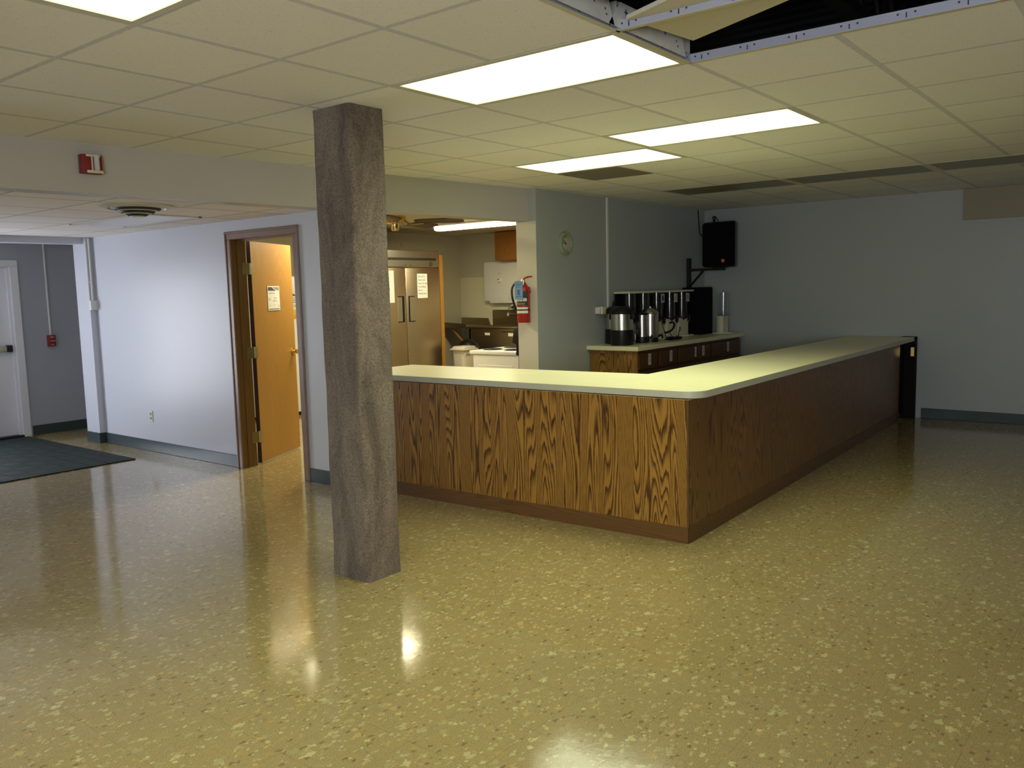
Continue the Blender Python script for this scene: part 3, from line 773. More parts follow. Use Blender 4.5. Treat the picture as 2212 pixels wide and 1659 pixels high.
# ------------------------------------------------------------------ entry ceiling: round diffuser and unlit panel
t = thing('round_vent', 'round stepped ceiling vent near the beam in the entry', 'vent', (-.30, 4.13, 2.19))
bm = B(); lathe(bm, [(.245, 0), (.245, -.008), (.195, -.020), (.190, 0)], 40); obj('outer_ring', bm, M['vent'], t)
for r, z in ((.170, -.016), (.130, -.036), (.090, -.056)):
    bm = B(); lathe(bm, [(r - .012, z + .006), (r + .006, z + .004), (r + .006, z), (r - .012, z - .002)], 40); obj('cone_ring', bm, M['vent'], t)
bm = B(); lathe(bm, [(0, -.080), (.045, -.076), (.05, -.068), (0, -.06)], 32); obj('centre_cap', bm, M['vent'], t)
bm = B(); lathe(bm, [(0, -.002), (.188, -.002), (.180, -.010), (.165, -.012), (.150, -.030), (.125, -.032), (.110, -.050), (.085, -.052), (.06, -.07), (0, -.072)], 32); obj('vent_throat', bm, M['vent_dark'], t)
t = thing('entry_light', 'unlit pale light panel in the low entry ceiling', 'ceiling light', (.0, 4.60, 2.19))
bm = B()
for a in ((0, .5, 0, .03, -.006, 0), (0, .5, 1.20, 1.23, -.006, 0), (0, .03, 0, 1.23, -.006, 0), (.47, .5, 0, 1.23, -.006, 0)): box(bm, *a)
obj('light_frame', bm, M['frame'], t)
bm = B(); prism(bm, [(.03, -.003), (.06, -.008), (.44, -.008), (.47, -.003), (.47, 0), (.03, 0)], .03, 1.20, mtx=Matrix(((1, 0, 0, 0), (0, 0, 1, 0), (0, 1, 0, 0), (0, 0, 0, 1)))); obj('diffuser', bm, M['unlit_pale'], t)

# ------------------------------------------------------------------ alarm strobe on the beam
bx_, bz_ = -.878, 2.305
t = thing('alarm_strobe', 'red fire alarm strobe with a clear lamp on the beam', 'alarm', (bx_, beam_y(bx_), bz_), -math.atan(.0929))
bm = B(); box(bm, -.062, .062, -.038, 0, -.002, .112, .004); obj('back_box', bm, M['red_dark'], t)
bm = B(); box(bm, -.058, .062, -.052, -.038, .0, .112, .004); obj('face_plate', bm, M['red_box'], t)
bm = B(); box(bm, -.035, .062, -.066, -.052, -.0, .018, .006); box(bm, -.035, .05, -.060, -.052, .098, .112, .005); box(bm, -.005, .005, -.060, -.052, .01, .10, .002, 1); obj('lamp_bracket', bm, M['cream'], t)
bm = B(); lathe(bm, [(0, .016), (.016, .016), (.016, .108), (.012, .112), (0, .112)], 16, Matrix.Translation((.022, -.068, 0))); obj('strobe_lamp', bm, M['strobe'], t)

# ------------------------------------------------------------------ small wall items in the entry
t = thing('wall_outlet', 'cream electrical outlet low on the pale blue wall', 'outlet', (DX, 6.37, .36))
bm = B(); box(bm, -.006, 0, -.035, .035, -.057, .057, .003, 1); obj('cover_plate', bm, M['cream'], t)
for z in (-.022, .022):
    bm = B(); box(bm, -.0085, -.006, -.016, .016, z - .014, z + .014, .002, 1)
    for y in (-.006, .006): box(bm, -.0092, -.0084, y - .0015, y + .0015, z - .006, z + .006)
    obj('socket', bm, M['grey_ink'], t)
t = thing('junction_conduit', 'white metal box and conduit on the side of the pilaster', 'electrical box', (.873, 7.34, 1.48))
bm = B(); box(bm, -.05, .03, -.045, 0, -.05, .05, .004); obj('box_body', bm, M['white_pl'], t)
bm = B(); tube(bm, [(-.012, -.016, .05), (-.012, -.016, .70)], .010, 10); box(bm, -.03, .006, -.02, 0, .24, .25); obj('conduit', bm, M['white_pl'], t)
t = thing('pull_station', 'red fire alarm pull station on the slate wall', 'alarm', (.945, 8.6, 1.01))
bm = B(); box(bm, -.042, .042, -.045, 0, 0, .132, .005); obj('station_body', bm, M['red_box'], t)
bm = B(); box(bm, -.028, .028, -.058, -.045, .055, .075, .004); box(bm, -.03, .03, -.049, -.045, .01, .035, .002, 1); obj('pull_handle', bm, M['red_dark'], t)
bm = B(); box(bm, -.026, .026, -.0595, -.058, .062, .068); text(bm, 'FIRE', .022, face_negy(0, -.0455, .108)); text(bm, 'PULL', .018, face_negy(0, -.0495, .022)); obj('lettering', bm, M['paper'], t)
bm = B(); tube(bm, [(.945, 8.59, 1.142), (.945, 8.59, 2.19)], .011, 10)
tag(obj('wall_raceway', bm, M['white_pl']), 'thin white conduit rising from the red pull station', 'conduit')

# ------------------------------------------------------------------ clock
t = thing('wall_clock', 'round pale green wall clock reading about quarter to eleven', 'clock', (3.565, 3.13, 1.985))
mc = face_negy(0, 0, 0)
bm = B(); lathe(bm, [(.075, .012), (.078, .030), (.095, .036), (.110, .028), (.118, .010), (.118, 0), (.075, 0)], 48, mc); obj('rim', bm, M['green_ring'], t)
bm = B(); lathe(bm, [(0, .004), (.080, .004), (.080, .012), (0, .012)], 48, mc); face_ = obj('dial', bm, M['clock_face'], t)
bm = B()
for k in range(1, 13):
    a = R(90 - 30 * k)
    text(bm, str(k), .022, mc @ Matrix.Translation((.062 * math.cos(a), .062 * math.sin(a), .013)))
obj('numerals', bm, M['ink'], face_)
def hand(a, L, wd, z, nm):
    bm = B(); prism(bm, [(-.018, -wd), (L, -wd * .5), (L, wd * .5), (-.018, wd)], z, z + .0015, mtx=mc @ Matrix.Rotation(R(a), 4, 'Z')); obj(nm, bm, M['ink'], t)
hand(90 - 322, .042, .0045, .016, 'hour_hand'); hand(90 - 278, .066, .0035, .019, 'minute_hand')

# ------------------------------------------------------------------ raceway + outlet on the clock wall
bm = B(); box(bm, 4.352, 4.382, 3.112, 3.13, 1.33, H - .003, .003, 1); box(bm, 4.15, 4.38, 3.108, 3.13, 1.275, 1.335, .004, 1)
tag(obj('wall_raceway', bm, M['white_pl']), 'white surface raceway running from the ceiling down the clock wall', 'raceway')
t = thing('plug_adapter', 'square cream plug adapter on the wall beside the raceway', 'plug', (4.195, 3.13, 1.30))
bm = B(); box(bm, -.045, .028, -.075, -.023, -.04, .04, .006); obj('adapter_body', bm, M['cream'], t)
bm = B(); box(bm, -.075, -.04, -.055, -.0, -.035, .035, .005); obj('cover_plate', bm, M['white_pl'], t)

# ------------------------------------------------------------------ buffet cabinets along the clock wall
BX0, BX1, BY0, BY1 = 4.0, 6.60, 2.55, 3.115
units = [(4.0, 4.88, 2, 'oak base cabinet at the lit end of the buffet, its end panel bright'), (4.88, 5.72, 2, 'middle dark oak base cabinet under the drink dispensers'), (5.72, 6.56, 1, 'dark oak base cabinet in the corner, with one wide drawer')]
cards = {0: [.24, .27], 1: [.42, .20], 2: [.46]}
for k, (x0, x1, nd_, lab) in enumerate(units):
    t = thing('base_cabinet', lab, 'cabinet', (x0, BY0, 0), 0, 'base cabinets along the clock wall')
    w = x1 - x0
    bm = B(); box(bm, 0.012 if k == 0 else 0.001, w - .001, .02, BY1 - BY0, .0, .895); obj('carcass', bm, M['oak_dark'], t)
    if k == 0:
        bm = B(); box(bm, -.004, .0115, .004, BY1 - BY0, 0, .895); tag(obj('end_panel', bm, M['oak'], t), 'bright oak end panel with strong grain')
    dw = w / nd_
    for q in range(nd_):
        bm = B(); box(bm, q * dw + .022, (q + 1) * dw - .022, 0, .02, .70, .865, .005, 1); dr = obj('drawer', bm, M['oak_dark'], t)
        for cxx in [cards[k][q]]:
            cc = q * dw + cxx if k < 2 else cxx
            cc = q * dw + cards[k][q]
            bm = B(); wd = (.030, .030, .03)[k] if not (k == 1 and q == 0) else .022
            box(bm, cc - wd, cc + wd, -.0012, -.0004, .735, .852)
            c_ = obj('label_card', bm, M['card'], dr)
            bm = B(); lines(bm, [(-wd * .7, wd * .7, .03, .006), (-wd * .7, wd * .4, .012, .005), (-wd * .6, wd * .6, -.012, .008)], face_negy(cc, -.001, .795)); obj('card_print', bm, M['grey_ink'], dr)
    nd2 = 2
    for q in range(nd2):
        dw2 = w / nd2
        bm = B(); box(bm, q * dw2 + .022, (q + 1) * dw2 - .022, 0, .02, .11, .672, .005, 1); box(bm, q * dw2 + .075, (q + 1) * dw2 - .075, -.006, .0, .17, .61, .006, 2); obj('cabinet_door', bm, M['oak_dark'], t)
bm = B(); box(bm, 3.94, 6.60, 2.515, 3.129, .8955, .94, .004, 1)
tag(obj('buffet_top', bm, M['laminate']), 'cream laminate worktop on the base cabinets by the clock wall', 'countertop')

ZB = .9405
# coffee urns
def coffee_urn(label, x, y, rz):
    t = thing('coffee_urn', label, 'coffee urn', (x, y, ZB), rz, 'coffee urns on the buffet'); t.scale = (.77, .77, 1.0)
    bm = B(); lathe(bm, [(0, 0), (.150, 0), (.155, .01), (.150, .155), (.146, .16), (0, .16)], 40); obj('base', bm, M['black'], t)
    bm = B(); lathe(bm, [(0, .158), (.148, .158), (.150, .30), (.148, .325), (0, .325)], 40); body = obj('body', bm, M['steel_v'], t)
    bm = B(); lathe(bm, [(.155, .322), (.160, .335), (.150, .355), (.120, .380), (.07, .398), (.03, .402), (0, .402)], 40); obj('lid', bm, M['black'], t)
    for s in (0, PI):
        bm = B(); m_ = Matrix.Rotation(s, 4, 'Z')
        tube(bm, smooth_pts([(.03, -.152, .285), (.0, -.158, .305), (-.03, -.152, .285)], 6), .001, 4, m_)
        box(bm, -.055, .055, -.158, -.146, .266, .326, .012, 3, m_); obj('handle', bm, M['black'], t)
    bm = B(); box(bm, .075, .135, -.155, -.10, .03, .13, .012); tube(bm, [(.10, -.13, .12), (.115, -.19, .12), (.115, -.19, .09)], .011, 8); lathe(bm, [(0, .12), (.016, .12), (.012, .16), (0, .162)], 12, Matrix.Translation((.115, -.185, 0))); obj('spigot', bm, M['black'], t)
    bm = B(); box(bm, .092, .118, -.1575, -.154, .045, .115, .004); tag(obj('level_gauge', bm, M['card'], t), 'pale sight gauge')
    return t
coffee_urn('wide coffee urn with black domed lid and black base, front of the pair', 4.16, 2.83, R(12))
coffee_urn('coffee urn mostly hidden behind the wide front urn', 4.335, 3.005, R(-8))
t = thing('slim_urn', 'slim polished steel coffee urn with a black lid', 'coffee urn', (4.53, 2.80, ZB), 0, 'coffee urns on the buffet')
t.scale = (.62, .62, .95)
bm = B(); lathe(bm, [(0, 0), (.112, 0), (.116, .008), (.108, .07), (0, .07)], 32); obj('base', bm, M['black'], t)
bm = B(); lathe(bm, [(0, .069), (.104, .069), (.104, .315), (0, .315)], 40); obj('body', bm, M['steel_v'], t)
bm = B(); lathe(bm, [(0, .314), (.110, .314), (.112, .324), (.10, .335), (.03, .345), (.02, .36), (0, .362)], 32); obj('lid', bm, M['black'], t)
bm = B(); box(bm, -.125, -.098, -.02, .02, .235, .33, .008); box(bm, .10, .125, -.02, .02, .235, .30, .008); obj('handle', bm, M['black'], t)
bm = B(); tube(bm, smooth_pts([(.06, -.09, .055), (.09, -.14, .06), (.095, -.145, .03)], 5), .012, 8); box(bm, .085, .115, -.15, -.13, .05, .085, .006); obj('spigot', bm, M['black'], t)
t = thing('percolator', 'tall steel percolator with a domed steel lid behind the slim urn', 'coffee urn', (4.71, 2.80, ZB), 0, 'coffee urns on the buffet')
t.scale = (.74, .74, .97)
bm = B(); lathe(bm, [(0, 0), (.115, 0), (.115, .05), (0, .05)], 32); obj('base', bm, M['black'], t)
bm = B(); lathe(bm, [(0, .049), (.118, .049), (.120, .315), (0, .315)], 40); obj('body', bm, M['steel_v'], t)
bm = B(); lathe(bm, [(.126, .312), (.128, .322), (.115, .345), (.06, .372), (.02, .38), (.018, .395), (0, .397)], 40); obj('lid', bm, M['steel_v'], t)
bm = B(); tube(bm, smooth_pts([(.10, -.08, .06), (.15, -.11, .07), (.16, -.115, .03)], 5), .012, 8); obj('spigot', bm, M['black'], t)

# drink / cereal dispensers
def dispenser(label, x, y, fill=True, lid=True, sticker=None, stick_ink=None, w=.135, hgt=.545):
    t = thing('drink_dispenser', label, 'dispenser', (x, y, ZB), 0, 'tall dispensers on the buffet')
    d = .13
    # curved pedestal
    bm = B(); prism(bm, [(-w * .8, .10), (w * .8, .10), (w * .95, .0), (w * .8, -.09), (w * .45, -.125), (-w * .45, -.125), (-w * .8, -.09), (-w * .95, 0)], 0, .012, .003)
    n_ = 18; prof = []
    for k in range(n_ + 1):
        a = R(-20 + 220 * k / n_); prof.append((w * .80 * math.cos(a), .0 + .085 * math.sin(a)))
    prism(bm, prof, .012, .215); obj('pedestal', bm, M['cream'], t)
    bm = B(); lathe(bm, [(.078, .225), (.078, hgt - .02), (.072, hgt - .02), (.072, .225)], 32); obj('clear_tube', bm, M['clear'], t)
    if fill:
        bm = B(); lathe(bm, [(0, .228), (.068, .228), (.068, hgt - .025), (0, hgt - .025)], 24); obj('contents', bm, M['coffee'], t)
        bm = B(); box(bm, -w + .006, w - .006, .085, .10, .215, hgt - .015); obj('back_board', bm, M['black'], t)
    bm = B(); lathe(bm, [(0, .150), (.012, .150), (.014, .185), (.05, .21), (.080, .226), (.080, .235), (0, .235)], 24, Matrix.Translation((0, 0, 0)) if not fill else Matrix.Translation((0, 0, 0)))
    if fill:
        bm.transform(Matrix.Translation((0, -.01, 0)))
    o_ = obj('valve', bm, M['black'] if fill else M['clear'], t)
    if fill:
        bm = B(); box(bm, -.016, .016, -.112, -.08, .175, .245, .005); tube(bm, [(0, -.095, .24), (0, -.095, .16)], .010, 8); obj('tap_handle', bm, M['black'], t)
    if lid:
        bm = B(); box(bm, -w + .002, w - .002, -.09, .11, hgt - .018, hgt + .005, .004, 1); obj('lid', bm, M['cream'], t)
    else:
        bm = B(); lathe(bm, [(0, hgt - .02), (.082, hgt - .02), (.082, hgt - .008), (.02, hgt), (.015, hgt + .02), (0, hgt + .02)], 24); obj('lid', bm, M['clear'], t)
    if sticker:
        bm = B(); box(bm, -.042, .042, -.0815, -.0795, hgt - .135, hgt - .035); s_ = obj('sticker', bm, sticker, t)
        bm = B(); prism(bm, [(-.028, -.03), (.028, -.03), (.022, .01), (.0, .038), (-.022, .01)], .0005, .001, mtx=face_negy(0, -.0817, hgt - .078)); box(bm, -.03, .03, -.0825, -.0817, hgt - .125, hgt - .119); obj('sticker_print', bm, stick_ink, t)
    return t
dx = [4.625, 4.93, 5.24, 5.56, 5.87]
dl = ['dark full dispenser behind the wide coffee urn, first of the beige topped row', 'dark full dispenser behind the percolator, in the beige topped row', 'dispenser with a torn pale sticker', 'dispenser with a yellow green sticker', 'dispenser with a pale narrow sticker next to the black cabinet speaker']
st = [None, None, (M['card'], M['ink']), (M['card'], M['yellow_ink']), (M['card'], M['grey_ink'])]
for x, l, s in zip(dx, dl, st):
    dispenser(l, x, 3.01, True, True, s[0] if s else None, s[1] if s else None, w=.152)
e_ = dispenser('empty clear dispenser standing alone at the corner end of the buffet', 6.42, 2.72, False, False, None, None, w=.10, hgt=.52)

# black cabinet speaker standing on the buffet
t = thing('floor_speaker', 'black carpeted speaker cabinet standing on the buffet', 'speaker', (6.06, 2.89, ZB), R(0))
bm = B(); box(bm, -.02, .30, -.06, .205, 0, .575, .018, 3); obj('cabinet', bm, M['black_matte'], t)
bm = B(); box(bm, -.032, -.018, -.04, .185, .03, .54, .008); obj('grille', bm, M['black_matte'], t)

# cords on the buffet
pts = []
for k in range(90):
    a = k * 0.42; r = .05 + .022 * math.sin(k * .9) + .02 * math.cos(k * .37)
    pts.append((4.98 + r * 2.1 * math.cos(a) + .0006 * k, 2.66 + r * .8 * math.sin(a), ZB + .007 + .012 * (1 + math.sin(k * .61)) + k * .0001))
bm = B(); tube(bm, smooth_pts(pts, 3), .0045, 6)
tube(bm, smooth_pts([(5.10, 2.66, ZB + .02), (5.14, 2.68, ZB + .07), (5.19, 2.68, ZB + .11), (5.17, 2.68, ZB + .14), (5.13, 2.67, ZB + .08), (5.10, 2.66, ZB + .03)], 6), .004, 6)
tag(obj('power_cord', bm, M['black']), 'tangled coil of black power cord at the front of the buffet top', 'cord')
bm = B(); tube(bm, smooth_pts([(4.70, 2.69, ZB + .30), (4.74, 2.685, ZB + .24), (4.80, 2.68, ZB + .12), (4.84, 2.67, ZB + .03)], 8), .004, 6)
tube(bm, smooth_pts([(4.86, 2.70, ZB + .09), (4.92, 2.68, ZB + .10), (4.99, 2.67, ZB + .13), (5.02, 2.67, ZB + .175), (4.98, 2.67, ZB + .20), (4.94, 2.68, ZB + .195)], 8), .012, 8)
tube(bm, smooth_pts([(4.93, 2.68, ZB + .09), (4.96, 2.67, ZB + .05), (5.0, 2.66, ZB + .03)], 6), .004, 6)
tag(obj('appliance_cord', bm, M['black']), 'thick black hooked cord end leaning against the slim urn', 'cord')
bm = B(); tube(bm, smooth_pts([(4.435, 3.115, ZB + .006), (4.435, 3.115, ZB + .30), (4.438, 3.11, ZB + .40), (4.448, 3.105, ZB + .445), (4.46, 3.11, ZB + .40), (4.457, 3.115, ZB + .01)], 8), .005, 6)
tag(obj('urn_cord', bm, M['black']), 'loop of black cord rising behind the wide coffee urn', 'cord')

# ------------------------------------------------------------------ loudspeaker on the wall bracket
t = thing('speaker_bracket', 'black steel wall bracket with a diagonal brace holding the loudspeaker', 'bracket', (6.26, 3.13, 1.46))
bm = B(); box(bm, -.03, .03, -.045, -.003, 0, .415, .004, 1); obj('upright', bm, M['black_metal'], t)
bm = B(); box(bm, -.02, .02, -.50, -.045, .255, .285, .003, 1); box(bm, -.06, .06, -.52, -.36, .285, .291); obj('arm', bm, M['black_metal'], t)
bm = B(); tube(bm, [(0, -.03, .06), (0, -.22, .26)], .014, 8); obj('brace', bm, M['black_metal'], t)
t = thing('wall_loudspeaker', 'black loudspeaker with an orange badge mounted high in the corner', 'speaker', (6.20, 2.685, 1.752), R(-4))
bm = B(); prism(bm, [(0, -.218), (.24, -.12), (.24, .12), (0, .218)], 0, .545, .02); obj('cabinet', bm, M['black'], t)
bm = B(); box(bm, -.014, .002, -.215, .215, .02, .525, .01); obj('grille', bm, M['black_matte'], t)
mb_ = face_negx(-.0145, -.065, .075)
bm = B(); box(bm, -.019, .019, -.020, .020, 0, .002, mtx=mb_); bd = obj('badge', bm, M['orange'], t)
bm = B(); text(bm, 'JBL', .017, mb_ @ Matrix.Translation((0, .002, .0022))); obj('badge_lettering', bm, M['paper'], t)
bm = B(); tube(bm, smooth_pts([(.10, .12, .545), (.09, .13, .60), (.10, .12, .62), (.11, .09, .60), (.11, .06, .545)], 6), .006, 6); box(bm, .09, .11, .10, .115, .54, .62); obj('carry_handle', bm, M['black'], t)
bm = B(); tube(bm, smooth_pts([(6.52, 3.11, H - .01), (6.50, 3.09, 2.35), (6.46, 3.05, 2.18), (6.48, 2.95, 2.11), (6.50, 2.84, 2.10)], 8), .006, 6)
tag(obj('speaker_cable', bm, M['black']), 'thin black cable hanging from the ceiling corner to the loudspeaker', 'cable')

# ------------------------------------------------------------------ fire extinguisher on the wall end
ex, ey, ez = 3.03, 3.247, 1.222
t = thing('fire_extinguisher', 'red fire extinguisher with a blue tag on the wall end', 'extinguisher', (ex, ey, ez))
bm = B(); lathe(bm, [(0, 0), (.058, 0), (.063, .008), (.063, .30), (.055, .335), (.03, .355), (.022, .36), (0, .36)], 32); cyl = obj('cylinder', bm, M['red'], t)
def band(z0, z1, m, nm, a0=120, a1=235, r=.0638):
    bm = B(); n_ = 16; lo, hi = [], []
    for k in range(n_ + 1):
        a = R(a0 + (a1 - a0) * k / n_)
        lo.append(bm.verts.new((r * math.cos(a), r * math.sin(a), z0))); hi.append(bm.verts.new((r * math.cos(a), r * math.sin(a), z1)))
    for k in range(n_): bm.faces.new((lo[k], lo[k + 1], hi[k + 1], hi[k]))
    return obj(nm, bm, m, cyl)
ca = (135, 258)
band(.165, .30, M['ink'], 'black_label', *ca)
for q in range(3): 
    a = 142 + q * 37
    band(.205, .234, M['paper'], 'pictogram', a, a + 31, .0642)
band(.128, .148, M['paper'], 'inspection_sticker', *ca, .0641); band(.090, .116, M['paper'], 'inspection_sticker', *ca, .0641)
bm = B(); text(bm, 'Sentry', .030, Matrix.Rotation(R(16), 4, 'Z') @ face_negx(-.0642, 0, .183)); obj('yellow_lettering', bm, M['yellow_ink'], cyl)
bm = B()
for q, ch in enumerate('ABC'): text(bm, ch, .022, Matrix.Rotation(R(157 + q * 37 - 180), 4, 'Z') @ face_negx(-.0646, 0, .2195))
obj('class_letters', bm, M['ink'], cyl)
band(.115, .127, M['black'], 'strap', 0, 360, .0645)
bm = B(); lathe(bm, [(0, .355), (.02, .355), (.02, .40), (.012, .415), (0, .415)], 16); lathe(bm, [(0, 0), (.015, 0), (.015, .02), (0, .02)], 12, Matrix.Translation((0, .03, .385)) @ Matrix.Rotation(R(-90), 4, 'X')); obj('valve_head', bm, M['steel'], t)
bm = B(); tube(bm, smooth_pts([(0, .02, .405), (0, -.02, .425), (0, -.07, .437), (0, -.105, .436)], 6), [.010] * 12 + [.008] * 7, 8); obj('lever', bm, M['red'], t)
bm = B(); tube(bm, smooth_pts([(0, -.01, .385), (0, -.045, .345), (0, -.085, .285)], 6), .011, 8); obj('carry_handle', bm, M['red'], t)
bm = B(); tube(bm, smooth_pts([(0, .03, .385), (-.01, .08, .385), (-.02, .118, .335), (-.02, .122, .26), (-.02, .100, .18), (-.02, .075, .115), (-.01, .066, .075)], 8), .0105, 8); obj('hose', bm, M['black'], t)
bm = B(); box(bm, -.044, .044, -.085, .085, 0, .001, mtx=Matrix.Rotation(R(8), 4, 'Z') @ face_negx(-.068, .012, .31)); tg = obj('tag', bm, M['blue_tag'], t)
bm = B(); lines(bm, [(-.03, .03, .06, .006), (-.03, .03, .045, .004), (-.03, .03, .03, .004), (-.012, .012, -.02, .05), (-.034, .034, -.06, .006)], Matrix.Rotation(R(8), 4, 'Z') @ face_negx(-.0685, .012, .31)); obj('tag_print', bm, M['blue_ink'], tg)
bm = B(); box(bm, .055, .072, -.03, .03, .10, .34); obj('wall_hook', bm, M['black_metal'], t)

# ------------------------------------------------------------------ kitchen: refrigerator
FX0, FX1, FY = 4.27, 5.665, 6.80
t = thing('refrigerator', 'tall two door stainless steel refrigerator in the kitchen', 'refrigerator', (FX0, FY, 0))
w = FX1 - FX0
bm = B(); box(bm, 0, w, .06, .82, .10, 2.125, .006, 1); obj('cabinet', bm, M['steel_fridge'], t)
bm = B(); box(bm, 0, w, .0, .06, 1.89, 2.125, .006, 1); gp = obj('top_grille', bm, M['steel'], t)
bm = B(); box(bm, .05, w - .06, -.004, .0, 1.985, 2.02); obj('grille_slot', bm, M['vent_dark'], gp)
bm = B(); lathe(bm, [(.026, 0), (.034, 0), (.034, .004), (.026, .004)], 24, face_negy(w - .17, -.001, 1.935)); box(bm, w - .178, w - .168, -.005, -.001, 1.915, 1.95); box(bm, w - .178, w - .155, -.005, -.001, 1.937, 1.943)
lathe(bm, [(0, 0), (.010, 0), (.010, .004), (0, .004)], 12, face_negy(w - .58, -.001, 1.915)); lathe(bm, [(0, 0), (.010, 0), (.010, .004), (0, .004)], 12, face_negy(w - .68, -.001, 1.915)); obj('emblem', bm, M['ink'], gp)
for q, (x0, x1) in enumerate(((.004, w / 2 - .004), (w / 2 + .004, w - .004))):
    bm = B(); box(bm, x0, x1, -.005, .055, .14, 1.878, .008); dr = obj('fridge_door', bm, M['steel_fridge'], t)
    hx_ = x1 - .10 if q == 0 else x0 + .10
    bm = B(); box(bm, hx_ - .055, hx_ + .055, -.010, -.0045, 1.13, 1.48); obj('handle_recess', bm, M['steel'], dr)
    bm = B()
    box(bm, hx_ - .058, hx_ + .058, -.013, -.0045, 1.474, 1.486); box(bm, hx_ - .058, hx_ + .058, -.013, -.0045, 1.124, 1.136)
    xx = hx_ + .048 if q == 0 else hx_ - .048
    wv = .024 if q == 0 else .010
    box(bm, xx - wv, xx + (.012 if q == 0 else .008), -.013, -.0045, 1.13, 1.48); obj('handle_shadow_trim', bm, M['black'], dr)
bm = B()
for x in (.08, w - .08):
    for y in (.12, .74):
        bm = B(); lathe(bm, [(0, 0.0005), (.035, 0.0005), (.035, .10), (0, .10)], 12, Matrix.Translation((x, y, 0))); obj('caster', bm, M['black'], t)
bm = B()
def note(x, z, w_, h_, label, rows, size, ty):
    t = thing('fridge_note', label, 'notice', (x, FY - .0065, z), 0, 'paper notes on the refrigerator')
    bm = B(); box(bm, -w_ / 2, w_ / 2, -.001, 0, -h_ / 2, h_ / 2); obj('sheet', bm, M['paper'], t)
    bm = B()
    for k, r_ in enumerate(rows): text(bm, r_, size, face_negy(-w_ / 2 + .018, -.0013, h_ / 2 - .04 - k * ty), align='LEFT', depth=.0003)
    obj('lettering', bm, M['ink'] , t)
note(5.30, 1.625, .205, .345, 'white note listing food rules on the refrigerator door beside the oak board', ['Please Put', 'Name and', 'Date On Any', 'Food Being', 'Left in', 'Refrigerator'], .034, .048)
note(4.60, 1.62, .29, .44, 'white note on the refrigerator door partly hidden by the carpeted pillar', ['Kitchen', 'Rules', 'Please', 'Clean Up'], .05, .07)
bm = B(); box(bm, 5.685, 5.75, 6.80, 6.88, 0, 2.07, .003, 1)
tag(obj('oak_upright', bm, M['oak_door']), 'tall oak board standing beside the refrigerator', 'board')

# white upright freezer seen through the oak door
t = thing('upright_freezer', 'white upright freezer seen through the open oak door', 'freezer', (2.70, 7.10, 0))
bm = B(); box(bm, 0, .75, .05, .53, .04, 1.78, .01); obj('cabinet', bm, M['white'], t)
bm = B(); box(bm, 0, .75, .0, .045, .045, 1.775, .01); obj('freezer_door', bm, M['white'], t)
bm = B(); box(bm, .02, .73, .03, .5, .0005, .04); tag(obj('plinth', bm, M['black'], t), 'black plinth')
pt = thing('kitchen_poster', 'white poster with an orange and yellow picture on the freezer', 'poster', (3.30, 7.098, 1.385))
bm = B(); box(bm, -.12, .12, -.001, 0, -.20, .20); obj('sheet', bm, M['paper'], pt)
mp_ = face_negy(0, -.0012, 0)
bm = B(); lines(bm, [(-.06, .06, .115, .008), (-.09, .10, .088, .012), (-.09, .10, .062, .012), (-.05, .04, .025, .008), (-.03, .03, .005, .008), (.0, .08, -.18, .010)], mp_); obj('print', bm, M['grey_ink'], pt)
bm = B(); prism(bm, [(-.10, .14), (.02, .14), (-.01, .165), (-.05, .172), (-.085, .16)], 0, .0006, mtx=mp_); lathe(bm, [(0, 0), (.01, 0), (.01, .0006), (0, .0006)], 10, mp_ @ Matrix.Translation((.06, .155, 0))); obj('crest_print', bm, M['blue_ink'], pt)
bm = B(); box(bm, -.08, .04, -.09, -.03, 0, .0006, mtx=mp_); obj('yellow_print', bm, M['yellow_ink'], pt)
bm = B(); prism(bm, [(-.06, -.15), (.09, -.15), (.10, -.045), (.06, -.05), (.02, -.085), (-.04, -.10)], .0006, .0012, mtx=mp_); obj('orange_print', bm, M['orange_ink'], pt)

# ------------------------------------------------------------------ kitchen: sink
sx = 6.50
t = thing('sink_unit', 'stainless steel kitchen sink with a raised drainboard', 'sink', (0, 0, 0))
SZ = .985
bm = B(); box(bm, sx, sx + .03, 5.2, 6.98, .66, SZ - .02, .006, 1); box(bm, sx, KX - .02, 6.95, 6.98, .66, SZ - .02); box(bm, sx, KX - .02, 5.2, 5.23, .66, SZ - .02); box(bm, sx, KX - .02, 5.2, 6.98, .62, .66)
obj('apron', bm, M['steel_sink'], t)
bm = B(); tube(bm, [(sx, 5.2, SZ - .012), (sx, 7.0, SZ - .012)], .022, 10); obj('rolled_rim', bm, M['steel_sink'], t)
bm = B(); box(bm, KX - .04, KX - .012, 5.2, 6.965, SZ - .05, 1.225, .02, 3); box(bm, sx + .45, KX - .02, 5.2, 6.98, SZ - .03, SZ); obj('backsplash', bm, M['steel_sink'], t)
